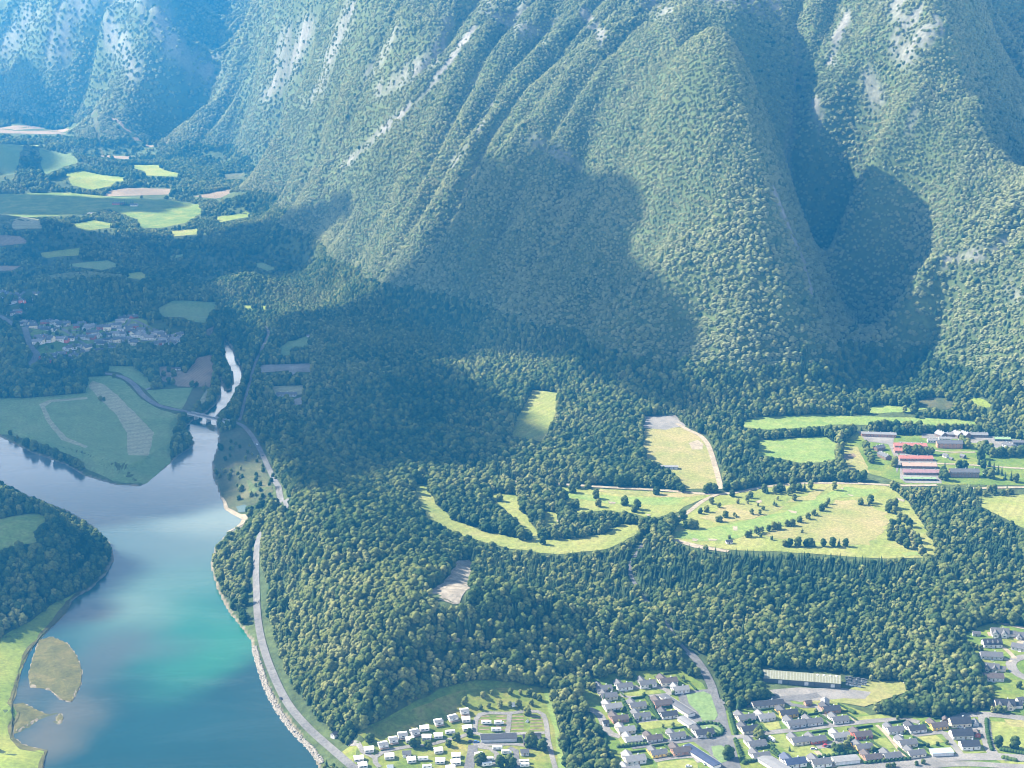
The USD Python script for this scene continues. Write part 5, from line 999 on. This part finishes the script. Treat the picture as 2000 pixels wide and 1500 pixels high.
for x, y, lab in [(1100,418,"small pale cabin on the camp lawn, left one"),(1165,448,"little dark hut below the left lawn cabin"),(1298,425,"small dark cabin on the camp lawn, right one")]: place(cabin_kit("white_paint" if x == 1100 else "dark_cladding", "grey_roof"), "lawn_cabin", *BK(x, y), -1.0, lab, "cabin", 1.15 if x != 1165 else 0.8, lift=1.5)
place(cabin_kit("white_paint", "black_roof", 6.0), "golf_hut", 1424, 1059, 0.1, "white golf hut with dark roof behind the two greens", "hut", 1.0, lift=1.5); place(garage_kit(24, 6, "dark_cladding", "light_roof", 5, "grey_paint"), "field_shed", 1303, 913, -0.05, "long low shed at the left edge of the pale airfield meadow", "shed", lift=1.5)
for px, py, kit, rz, lab in [(77,731,barrack_kit(16,7,"white_paint","light_roof",2.8,4.2,1,4),0.0,"long white shed in the dark wood left of the valley road"),(347,720,cabin_kit("white_paint","grey_roof",8.0),0.2,"lone white farmhouse between the ploughed fields"),(232,398,barrack_kit(30,10,"red_paint","grey_roof",3.4,6.0,1,6),0.0,"farm building among the far meadows"),(182,419,barrack_kit(24,10,"white_paint","light_roof",3.4,6.0,1,6),0.1,"white farm among trees below the far meadows"),(262,401,barrack_kit(18,9,"white_paint","grey_roof",3.4,6.0,1,4),0.0,"small white barn beside the row of far meadow trees"),(603,690,cabin_kit("white_paint","light_roof",9.0),0.3,"white cottage at the right end of the small forest meadow"),(604,656,cabin_kit("white_paint","light_roof",8.0),0.3,"white cottage at the top of the small forest meadow"),(570,881,cabin_kit("white_paint","light_roof",6.0),0.0,"tiny white hut in the dark wood right of the shore road"),(656,1432,cabin_kit("white_paint","grey_roof",7.0),0.9,"small house half hidden by trees where the hill meets the shore road"),(560,770,barrack_kit(26,10,"grey_paint","grey_roof",3.0,4.6,1,6),0.0,"dark low building on the forest sports ground")]:
    place(kit, "farm_building", px, py, rz, lab, "building", 1.0, lift=2.0)
# the village across the river
VH = [(48,630),(36,632),(57,629),(63,634),(88,629),(96,628),(106,630),(113,632),(122,635),(130,634),(152,637),(160,633),(170,640),(176,637),(197,638),(205,637),(210,639),(224,634),(229,633),(235,628),(242,625),(238,640),(250,640),(258,622),(262,623),(262,634),(275,640),(252,643),
 (58,642),(66,641),(75,641),(82,643),(90,643),(66,652),(76,655),(84,654),(92,652),(100,647),(72,662),(80,661),(90,660),(98,659),(118,660),(125,662),(134,660),(158,660),(166,661),(178,661),(183,658),(186,651),(178,649),(204,651),(210,652),(225,649),(238,649),(262,649),(268,651),(275,648),(284,655),(292,657),(297,656),(300,644),(310,647),(316,652),(322,658),(306,670),(312,668),(318,663),(336,654),(344,654),(350,652),(334,661),(342,661),(350,660),(338,668),(194,668),(206,665),(218,664),(226,666),(240,663),(248,662),(258,666),(264,671),(200,671),(218,677),(300,672),
 (132,676),(140,675),(150,674),(148,686),(156,688),(166,689),(144,690),(120,687),(86,692),(96,691),(104,692),(112,690),(94,697),(103,698),(122,697),(135,697),(144,697),(190,683),(170,679),
 (4,575),(10,578),(16,576),(22,577),(20,570),(28,571),(6,586),(14,585),(24,584),(36,574),(52,580),(58,578),(45,582),(70,568),(40,613),(35,605),(36,616),(24,608),(10,571),(2,568),(60,596)]
rv = random.Random(3)
vk = [H(G_, gr, 11.0, 7.5, 0, -1, 3.2, 5.4), H(W_, lg, 12.0, 8.0, 3.0, 1, 3.2, 5.4), H(C_, gr, 10.0, 7.5, 0, -1, 4.6, 7.0), H(R_, gr, 11.0, 7.5, 0, -1, 3.2, 5.4), H(W_, bl, 14.0, 8.0, 0, -1, 3.0, 5.0)]
for i, (px, py) in enumerate(VH):
    side = "at the far left edge of the village" if px < 75 and py < 625 else ("on the lower lane of the village" if py > 680 else ("in the left part of the village" if px < 140 else ("in the middle of the village" if px < 240 else "at the right end of the village")))
    kk = rv.randrange(5)
    place(vk[kk], "village_house", px, py, rv.uniform(-0.3, 0.3) + (0.9 if rv.random() < 0.25 else 0), ["grey house with dark roof", "white winged house with pale roof", "tall cream house", "red house", "long white house with black roof"][kk] + " " + side, "house", 1.15, "small houses " + side, lift=3.0)
VILLAGE = [at_z(px, py, 9.0) for px, py in VH]
for v in VILLAGE: CLEAR.append(sg.Point(v[0], v[1]).buffer(14)); CLEAR.append(sg.Point(v[0] * 0.985, v[1] * 0.985).buffer(9))
# the road bridge over the river mouth
a, b = at_z(368, 806, 6.5), at_z(446, 823, 6.5); d = (b - a); Lb = float(np.hypot(*d)); ang = math.atan2(d[1], d[0]); k = Kit()
k.add("deck", box(-Lb/2, Lb/2, -5, 5, 5.6, 6.5), "concrete"); k.add("carriageway", box(-Lb/2, Lb/2, -4, 4, 6.51, 6.56), "asphalt")
for y in (-4.8, 4.8):
    k.add("railing", box(-Lb/2, Lb/2, y - 0.08, y + 0.08, 7.3, 7.5), "steel")
    for i in range(12): k.add("railing_post", box(-Lb/2 + Lb*(i+0.5)/12 - 0.08, -Lb/2 + Lb*(i+0.5)/12 + 0.08, y - 0.08, y + 0.08, 6.51, 7.3), "steel")
for f in (-0.3, 0.0, 0.3): k.add("pier", box(Lb*f - 0.8, Lb*f + 0.8, -3.5, 3.5, -4, 5.59), "concrete")
for f in (-0.5, 0.5): k.add("abutment", box(Lb*f - 3, Lb*f + 3, -5.5, 5.5, -3, 5.58), "concrete")
copy_of(k.p, "road_bridge", ((a + b)[0] / 2, (a + b)[1] / 2, 0), ang, 1.0, label="grey concrete road bridge across the mouth of the bright river", category="bridge")
# stones along the shore road
p, c = strip([(496,1262),(504,1292),(520,1342),(545,1390),(578,1434),(608,1464),(628,1490)], 4.0)
rs = np.random.default_rng(15); pi = UsdGeom.PointInstancer.Define(stage, "/World/riprap"); tg = []
for kx in range(3):
    s = trimesh.creation.icosphere(1, 1.0); v = s.vertices * (1 + 0.6 * (meshkit.fbm(s.vertices * 1.5, 2, kx) - 0.5))[:, None] * [1.0, 0.8, 0.6]
    usdkit.mesh(stage, "/World/riprap/boulder_%03d" % kx, (v, s.faces), "/World/Looks/boulder_stone"); tg.append("/World/riprap/boulder_%03d" % kx)
pi.CreatePrototypesRel().SetTargets(tg); x0, y0, x1, y1 = p.bounds
g = rs.uniform([x0, y0], [x1, y1], (26000, 2)); g = g[inside(p, g)][:2600]; z = np.maximum(land(g[:, 0], g[:, 1]), -0.2)
pi.CreateProtoIndicesAttr(Vt.IntArray.FromNumpy(rs.integers(0, 3, len(g)).astype(np.int32))); pi.CreatePositionsAttr(Vt.Vec3fArray.FromNumpy(np.column_stack([g, z + 0.3]).astype(np.float32)))
pi.CreateScalesAttr(Vt.Vec3fArray.FromNumpy((rs.uniform(0.45, 1.15, (len(g), 1)) * np.ones((1, 3))).astype(np.float32)))
put(pi.GetPrim(), label="pale boulders heaped along the shore below the road", category="riprap", kind="stuff"); CLEAR.append(p.buffer(3)); CLEAR_TOP.append(p)
# ------------------------------------------------------------------ trees that stand alone
SINGLES = []
def lone(pts, kinds, hs, label, group, f=lambda x, y: (x, y), name=None):
    r = random.Random(hash(group) % 1000 if False else sum(map(ord, group)))
    for x, y in pts:
        px, py = f(x, y); q = on_ground([px], [py])[0]
        if q[2] < 0.4: continue
        kk = r.choice(kinds)
        nm = {"broadleaf": "leafy_tree", "birch": "birch_tree", "spruce": "conifer"}[KINDS[kk][0]]
        copy_of(PROTO[kk], name or nm, q, r.uniform(0, 6.28), hs * r.uniform(0.85, 1.15), label=label, category="tree", group=group); SINGLES.append(q[:2])
GF = lambda x, y: (1280 + x / 3.571, 920 + y / 3.571); GL = lambda x, y: (780 + x / 3.571, 920 + y / 3.571)
lone([(x, 527) for x in (900,938,992,1050,1080,1108,1172,1235,1280,1325)], [0,1,2,6], 0.82, "dark tree in the straight row of ten along the near side of the dry fairway", "row of ten trees on the golf course", GF, name="fairway_tree")
lone([(640,462),(662,458),(700,440),(725,436),(745,430),(790,420),(825,408),(860,408),(918,385),(955,383),(1005,360),(1065,337),(1103,312),(1160,280),(1186,255),(1206,232)], [0,1,3], 0.72, "small tree in the slanting line across the middle of the golf course", "slanting line of small trees on the golf course", GF, name="fairway_tree")
lone([(312,300),(357,288),(390,230),(432,355),(452,355),(488,325),(443,257),(575,230),(640,210),(665,190),(535,180),(672,305),(728,305),(827,240),(968,205)], [0,1,4,6], 0.72, "small tree standing by itself on the western fairways", "scattered trees on the western fairways", GF, name="fairway_tree")
lone([(1248,135),(1495,240),(1500,225),(1432,238),(1625,290),(1665,300),(1630,250),(1665,260),(1640,270)], [0,2,3], 0.85, "tree beside the far bunkers at the top of the golf course", "trees at the top of the golf course", GF, name="fairway_tree")
lone([(1640,450),(1670,470),(1690,400),(1720,420),(1740,360),(1700,350),(1770,390),(1700,510),(1750,540),(1800,550),(1830,540),(1790,490),(1820,500),(1850,590),(1760,460),(1650,400),(1680,440),(1720,470),(1640,480),(1870,585),(1735,500)], [0,1,2,3], 0.95, "tree of the long clump on the right of the dry fairway", "clump on the right of the dry fairway", GF, name="fairway_tree")
lone([(210,400),(240,400),(262,402),(280,400)], [0,1], 0.85, "bushy tree behind the left putting green", "bushes behind the left putting green", GF, name="fairway_tree")
lone([(350,155),(372,150),(392,148),(415,155),(405,140),(185,150),(165,140),(150,105),(130,95),(10,165)], [0,1,2], 0.95, "round tree beside the sandy golf road", "round trees beside the golf road", GF, name="fairway_tree")
lone([(760,150),(780,160),(830,160),(850,150),(870,150),(900,140),(930,170),(960,150),(960,120),(1000,140),(1040,140),(1080,130)], [0,2,3,5], 0.9, "tree in the band below the sandy road junction", "band of trees below the golf road", GF, name="fairway_tree")
lone([(1205,152),(1248,125),(1790,165),(1372,195),(1388,250),(1572,240),(1660,268),(1640,288),(1000,512),(905,482),(850,482),(700,212)], [0,1,2], 0.95, "big round tree alone on the upper fairway", "big round trees on the upper fairway", GL)
lone([(1000,150),(1020,165),(1040,180),(1060,195),(1085,215),(1110,190),(1130,215),(1150,200),(1120,270),(1150,275),(1180,270),(1210,260),(1235,262),(1060,225)], [0,1,2], 0.95, "tree in the short belt dividing the upper fairways", "belt dividing the upper fairways", GL)
lone([(980,270),(975,320),(990,350),(965,300),(985,380)], [5,6,2], 1.0, "tall tree at the head of the little fairway", "tall trees at the head of the little fairway", GL)
lone([(200,405),(170,335),(190,370),(215,430),(235,485),(225,460),(245,500),(520,525),(510,540)], [0,2,3], 0.95, "tree left of the dark halls of the camp", "trees left of the camp halls", BK, name="camp_tree")
lone([(620,130),(640,118),(680,140),(700,125),(730,150),(760,140),(790,130),(810,150),(240,110),(280,115),(320,118),(380,118),(420,118),(470,118),(530,122),(560,125),(590,130)], [0,2,1], 1.1, "tree behind the long pale barrack", "trees behind the long pale barrack", BK, name="camp_tree")
lone([(850,150),(900,150),(950,155),(1010,140),(1060,135),(1100,132),(1150,132),(1200,130),(1250,130),(1290,128),(1340,135),(1400,130),(1500,120),(1560,150)], [0,1,3], 1.0, "tree in the hedge row behind the camp", "hedge row behind the camp", BK, name="camp_tree")
lone([(640,385),(680,392),(710,395),(760,398),(800,400),(830,405),(870,405),(900,408),(940,400)], [0,1,2], 0.9, "dark tree in the row between two red roofed barracks", "row between the red roofed barracks", BK, name="camp_tree")
lone([(1300,300),(1330,320),(1350,330),(1290,280),(1480,350),(1520,360),(1550,340),(1570,380),(1600,400),(1500,450),(1640,430),(1620,380),(1700,430),(1730,420),(1770,420),(1800,410),(1830,430),(1860,420),(1900,410),(1930,425),(1960,410),(1990,420)], [0,2,3], 1.05, "large tree in the belt crossing the right of the camp", "belt crossing the right of the camp", BK, name="camp_tree")
lone([(1070,650),(1085,600),(1060,690),(1095,700),(1250,560),(1320,570),(1530,560),(1600,540),(1650,590),(1700,620),(1740,640),(1480,520),(1560,660),(1620,680),(1780,690),(1850,700),(1900,720)], [0,2,5,7], 1.0, "tree round the two storey dark house", "trees round the two storey dark house", BK, name="camp_tree")
lone([(480,215),(500,190),(640,160),(780,395),(790,360),(590,390),(960,385),(1110,375),(965,150),(1150,155),(1300,170),(1330,160),(1400,225),(1490,260),(1340,345),(440,425)], [0,1,4], 0.55, "small orchard tree at the top of the campground", "small trees at the top of the campground", C2)
lone([(1275,515),(250,895),(160,340)], [0,1], 0.62, "small tree beside the camp loop lane", "trees beside the camp loop", C2)
lone([(1310,1080),(1380,1100),(1340,1060),(1530,1150),(1420,1080)], [0,2], 0.85, "large dark tree over the camp cabins", "trees over the camp cabins", C2)
lone([(400,1400),(470,1380),(960,1430),(1000,1440),(790,1450),(930,1420)], [0,2], 0.8, "dark tree by the bottom edge of the campground", "trees at the bottom of the campground", C2)
lone([(340,1000),(400,985),(1140,1090),(1180,1085),(1240,1080),(1400,1095),(1440,1110),(1890,960),(1930,980),(1780,1075)], [0,1], 0.6, "round bush tree along the curved camp lane", "bush trees along the curved camp lane", C1)
lone([(1422,1482)], [0], 1.15, "big dark spreading tree on the lowest forecourt island", "forecourt tree"); lone([(1542,1468)], [5], 0.45, "small dark conifer on the lawn below the caravan", "conifer on the lawn"); lone([(1629,1468),(1637,1471),(1643,1466),(1652,1462),(1656,1458),(1659,1452)], [0,2,3], 0.6, "garden tree in the group left of the yellow house", "group left of the yellow house"); lone([(1759,1402)], [6], 0.7, "pointed conifer at the end of the long lawn", "conifer at the lawn")
lone([(1949,1460)], [2], 0.85, "round tree on the eastern meadow, left of two", "tree left"); lone([(1981,1463)], [2], 0.9, "round tree on the eastern meadow, right of two", "tree right"); lone([(1812,1460),(1831,1457),(1849,1454)], [1], 0.4, "tiny round bush tree along the small eastern lawn", "bush trees on the small eastern lawn"); lone([(1790,1496),(1803,1493),(1733,1500),(1738,1500),(1746,1499)], [1], 0.4, "little ball shaped street tree by the bottom road", "street trees by the bottom road")
lone([(1482,1438),(1484,1445),(1478,1442)], [2,5], 0.7, "dark tree at the roadside of the middle lane junction", "trees at the junction"); lone([(1565,1399),(1570,1402)], [0], 0.5, "garden bush beside the orange gabled house", "garden bushes by the orange gable"); lone([(1151,1348),(1147,1340),(1158,1350),(1228,1325),(1180,1323),(1210,1322),(1224,1321)], [0,4], 0.7, "garden tree behind the western top row", "garden trees behind the western rows"); lone([(1185,1378),(1180,1372)], [5], 0.6, "spruce at the left end of the second western row", "spruces by the western rows")
lone([(1907,1270),(1898,1268),(1915,1272),(1913,1308),(1912,1320),(1918,1338),(1924,1345),(1990,1345),(1930,1380),(1938,1392),(1950,1393),(1962,1393)], [0,1,4], 0.6, "garden tree among the estate houses", "garden trees of the estate")
lone([(236,402),(240,402),(244,402),(248,402),(252,402),(256,402),(260,402)], [5], 1.3, "tree of the short row on the far meadow", "row on the far meadow"); lone([(196,783),(203,783)], [0], 0.6, "low bush in the middle of the big river meadow", "bushes on the river meadow"); lone([(20,850),(34,858),(48,866),(60,873),(72,878),(84,884),(96,889),(108,895),(120,900),(132,905),(144,910),(155,916)], [0,1,4], 0.75, "small tree in the line along the river bank", "line of trees along the river bank")
lone([(310,752),(330,750),(338,752),(375,757),(384,756),(300,742),(320,735),(340,735),(330,726)], [0,1], 0.9, "tree by the farm between the ploughed fields", "trees by the farm fields")
lone([(345,850),(352,842),(360,835),(348,862),(340,878),(356,870),(340,890),(350,822),(362,826)], [0,1,3], 0.8, "tree at the river bend below the bridge", "trees at the river bend")
lone([(432,880),(440,900),(450,930),(470,960),(500,940),(480,900),(490,970),(455,880),(497,998),(505,995),(515,990)], [0,1,4], 0.75, "small tree on the rough river meadow", "trees on the rough river meadow")
rg = random.Random(33)
for row, where in ((WEST, "western"), (MIDDLE, "middle"), (EAST, "eastern")):
    lone([(px + rg.uniform(-16, 26), py + rg.choice([-17, 10]) + rg.uniform(-2, 2)) for px, py, *_ in row if py < 1485 and rg.random() < 0.8], [0, 1, 4], 0.42, "small round garden tree among the houses of the %s rows" % where, "garden trees of the %s rows" % where, name="garden_tree")
lone([(rg.uniform(66, 345), rg.uniform(632, 694)) for _ in range(90)], [0, 1, 3, 5], 0.7, "small tree among the houses of the shaded village", "garden trees of the shaded village", name="village_tree")
lone([(rg.uniform(428, 540), rg.uniform(846, 985)) for _ in range(46)], [0, 1, 4], 0.5, "low dark bush scattered on the rough river meadow", "bushes on the rough river meadow", name="meadow_bush")
lone([(rg.uniform(1420, 1600), rg.uniform(975, 1060)) for _ in range(14)], [1, 4], 0.5, "little tree dotted over the straw coloured rough of the golf course", "little trees in the golf rough")
# ------------------------------------------------------------------ the woods
def visible(P, lift):
    """Whether the top of a tree at P can be seen over the hills in front of it (with some tolerance)."""
    top = P + [0, 0, 1] * lift[:, None]
    ok = np.ones(len(P), bool)
    for k in np.linspace(0.35, 0.97, 36):
        q = top * k + np.array([0, 0, CAM_Z]) * (1 - k)
        I, J = (q[:, 0] - GX0) / GS, (q[:, 1] - GY0) / GS
        h = map_coordinates(ZM, [np.clip(I, 0, ZM.shape[0] - 1), np.clip(J, 0, ZM.shape[1] - 1)], order=1)
        ok &= h < q[:, 2] + 14
    return ok
def spots():
    rng = np.random.default_rng(77); out = []
    for y0, y1, s in ((900, 1500, 5.0), (1500, 2100, 5.5), (2100, 2900, 4.2), (2900, 3800, 5.1), (3800, 5000, 6.8), (5000, 6300, 10.0)):
        w = 0.41 * y1
        g = np.stack(np.meshgrid(np.arange(-w, w, s), np.arange(y0, y1, s * 0.87)), -1)
        g[1::2, :, 0] += s / 2
        g = g.reshape(-1, 2) + rng.uniform(-0.42, 0.42, (g.shape[0] * g.shape[1], 2)) * s
        g = g[np.abs(g[:, 0]) < 0.40 * g[:, 1] + 30]
        out.append(np.column_stack([g, np.full(len(g), s)]))
    return np.vstack(out)
SP = spots()
clear = unary_union(CLEAR); shapely.prepare(clear)
no_water = open_water.buffer(2.5); shapely.prepare(no_water)
isl_all = unary_union(islands).buffer(2); shapely.prepare(isl_all)
keep = ~inside(clear, SP) & ~inside(no_water, SP) & ~inside(isl_all, SP)
SP = SP[keep]
SZ = land(SP[:, 0], SP[:, 1])
keep = SZ > 0.7
SP, SZ = SP[keep], SZ[keep]
# trees would hide the near rim of a clearing that the photograph shows: those are not there
top_clear = unary_union(CLEAR_TOP).buffer(0); shapely.prepare(top_clear)
rng = np.random.default_rng(78)
size = 1.06 * (SP[:, 2] / 6.3) ** 0.9 * rng.uniform(0.62, 1.28, len(SP)) * (0.62 + 0.72 * fbm2(SP[:, 0], SP[:, 1], 55, 3, 71)) * np.where((SZ > 40) & (SP[:, 1] > 1700), 1.0, 1.0)
lift = 12.0 * size
T = np.column_stack([SP[:, :2], SZ + 0.72 * lift])
def seen_outline(g):
    c = np.array(g.exterior.coords); return sg.Polygon(to_px(np.column_stack([c[:, :2], land(c[:, 0], c[:, 1])]))).buffer(0)
seen = unary_union([seen_outline(g) for g in getattr(top_clear, "geoms", [top_clear])] + [sg.Polygon(WATER_PX).buffer(-0.5)] + [seen_outline(g.exterior.segmentize(5) and g) for g in []]); shapely.prepare(seen)
tp = to_px(T)
keep = ~shapely.contains_xy(seen, tp[:, 0], tp[:, 1])
P3 = np.column_stack([SP[:, :2], SZ])
keep &= visible(P3, lift)
pxs = to_px(P3)
fi = RegularGridInterpolator((np.arange(1),), np.zeros(1), bounds_error=False, fill_value=0) if False else None
# bare rock carries few trees
gt = cKDTree(GV[..., :2].reshape(-1, 2)); _, gi = gt.query(P3[:, :2]); rk = rock.reshape(-1)[gi]
hi_f = np.clip((P3[:, 2] - 330) / 250, 0, 0.55)
keep &= rng.random(len(P3)) > np.clip(rk * 1.35, 0, 0.97)
keep &= rng.random(len(P3)) > hi_f * 0.3
openv = (P3[:, 1] > 2750) & (P3[:, 2] < 34)
keep &= ~(openv & (fbm2(P3[:, 0], P3[:, 1], 130, 3, 91) > 0.53) & (rng.random(len(P3)) < 0.8))
P3, size, pxs = P3[keep], size[keep], pxs[keep]
def in_px(poly):
    return shapely.contains_xy(sg.Polygon(poly), pxs[:, 0], pxs[:, 1])
conif = np.clip(0.10 + 0.9 * (fbm2(P3[:, 0], P3[:, 1], 90, 3, 95) - 0.52), 0.02, 0.5) * np.where(P3[:, 2] > 45, 0.35, 1.0)
for poly, k in [([(1230,1070),(1430,1085),(1740,1095),(1860,1090),(1880,1140),(1700,1150),(1500,1130),(1400,1170),(1260,1180)],0.8),([(920,1080),(1080,1095),(1230,1090),(1240,1190),(1100,1170),(960,1150),(925,1130)],0.7),([(1230,1180),(1500,1140),(1750,1160),(1850,1200),(1700,1260),(1560,1290),(1400,1260)],0.3),
                ([(1560,690),(1650,700),(1690,760),(1560,770)],0.55),([(1380,840),(1420,850),(1470,900),(1500,940),(1420,945)],0.5),([(1800,945),(1900,960),(1990,1060),(1990,1130),(1850,1090),(1800,1000)],0.55),([(800,740),(950,700),(960,760),(900,820)],0.4),([(840,1210),(1080,1180),(1100,1260),(960,1260)],0.4),([(1060,1345),(1130,1340),(1200,1500),(1100,1500)],0.25),([(1790,930),(1990,935),(1990,960),(1800,965)],0.8),
                ([(430,600),(520,540),(540,600),(440,640)],0.5),([(160,450),(520,440),(520,520),(160,520)],0.5),([(60,420),(320,430),(320,520),(60,520)],0.5)]:
    conif = np.where(in_px(poly), k, conif)
u = rng.random(len(P3))
birchy = np.clip(0.30 + 1.4 * (fbm2(P3[:, 0], P3[:, 1], 150, 3, 81) - 0.5) + np.where((P3[:, 2] > 45) & (P3[:, 1] > 1700), 0.62, -0.08) + np.where(in_px([(510,1060),(600,1010),(720,1060),(740,1150),(700,1300),(560,1330),(505,1250)]), 0.55, 0), 0.04, 0.93)
kind = np.where(u < conif, rng.integers(5, 8, len(P3)), np.where(rng.random(len(P3)) < birchy, rng.integers(3, 5, len(P3)), rng.integers(0, 3, len(P3))))
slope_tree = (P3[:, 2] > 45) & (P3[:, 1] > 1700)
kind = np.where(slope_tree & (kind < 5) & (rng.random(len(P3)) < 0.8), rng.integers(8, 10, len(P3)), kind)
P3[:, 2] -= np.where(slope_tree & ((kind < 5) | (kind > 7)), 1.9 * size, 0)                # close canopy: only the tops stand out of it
turn = rng.uniform(0, 2 * math.pi, len(P3))
print("trees", len(P3))
# the 300 that show largest stand alone, the rest make up the woods
inframe = (pxs[:, 0] > 5) & (pxs[:, 0] < 1995) & (pxs[:, 1] < 1495) & (pxs[:, 1] > 900)
order = np.argsort(np.where(inframe, np.hypot(P3[:, 0], P3[:, 1]) / (size ** 0.3), 1e9))[:110]
single = np.zeros(len(P3), bool); single[order] = True
def where_text(px):
    if px[0] < 260: return "in the wood on the shore across the fjord", "trees in the wood on the point"
    if px[0] < 700 and px[1] < 1460: return "on the hill beside the shore road", "trees on the hill beside the shore road"
    if px[0] < 1060: return "at the foot of the wooded hill behind the campground", "trees behind the campground"
    if px[0] < 1240 and px[1] > 1330: return "in the belt between campground and house rows", "trees between campground and houses"
    if px[0] > 1400: return "in the big wood behind the long depot shed", "trees in the wood behind the depot"
    return "in the dark wood above the western house rows", "trees in the wood above the houses"
LOOK = {"broadleaf": ("leafy_tree", "rounded dark green leafy tree"), "birch": ("birch_tree", "slender lighter green birch"), "spruce": ("spruce_tree", "pointed dark spruce")}
for i in order:
    nm, txt = LOOK[KINDS[kind[i]][0]]; w, g = where_text(pxs[i])
    copy_of(PROTO[kind[i]], nm, P3[i], turn[i], float(size[i]), label=txt + " " + w, category="tree", group=nm.replace("_", " ") + "s, " + g)
def wood(name, sel, label):
    idx = np.nonzero(sel & ~single)[0]
    if not len(idx): return
    pi = UsdGeom.PointInstancer.Define(stage, path_of(name))
    used = sorted(set(kind[idx].tolist())); targets = []
    for k in used:
        q = str(pi.GetPath()) + "/" + KINDS[k][0] + "_%03d" % k
        x = UsdGeom.Xform.Define(stage, q); x.GetPrim().GetReferences().AddInternalReference(PROTO[k]); targets.append(q)
    pi.CreatePrototypesRel().SetTargets(targets)
    lut = {k: n for n, k in enumerate(used)}
    pi.CreateProtoIndicesAttr(Vt.IntArray.FromNumpy(np.array([lut[k] for k in kind[idx]], np.int32)))
    pi.CreatePositionsAttr(Vt.Vec3fArray.FromNumpy(P3[idx].astype(np.float32)))
    a = turn[idx] / 2
    pi.CreateOrientationsAttr(Vt.QuathArray([Gf.Quath(float(math.cos(t)), 0.0, 0.0, float(math.sin(t))) for t in a]))
    pi.CreateScalesAttr(Vt.Vec3fArray.FromNumpy((size[idx][:, None] * np.column_stack([np.ones(len(idx)), np.ones(len(idx)), np.where(slope_tree[idx], np.where((kind[idx] >= 5) & (kind[idx] < 8), 0.8, 0.62), np.where(P3[idx, 1] > 2600, 0.8, 1.0))])).astype(np.float32)))
    put(pi.GetPrim(), label=label, category="wood", kind="stuff")
Zt, Yt, Xt = P3[:, 2], P3[:, 1], P3[:, 0]
mount = Zt > 52; leftv = (~mount) & (pxs[:, 0] < 660) & (Yt > 1850); 
pen = (~mount) & ~leftv & (pxs[:, 0] < 380); front = (~mount) & ~leftv & ~pen & (pxs[:, 1] > 1085) ; mid = (~mount) & ~leftv & ~pen & ~front
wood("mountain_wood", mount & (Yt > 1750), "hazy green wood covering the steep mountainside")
wood("valley_wood", leftv, "dark blue wood of the shaded valley round the village")
wood("shore_wood", pen, "dark wood on the point across the fjord")
wood("plain_wood", mid | (mount & (Yt <= 1750) & (pxs[:, 1] < 1085)), "pale and dark wood between mountain foot and golf course")
wood("hill_wood", front | (mount & (Yt <= 1750) & (pxs[:, 1] >= 1085)), "dense wood of the near plain and hill, above the houses")
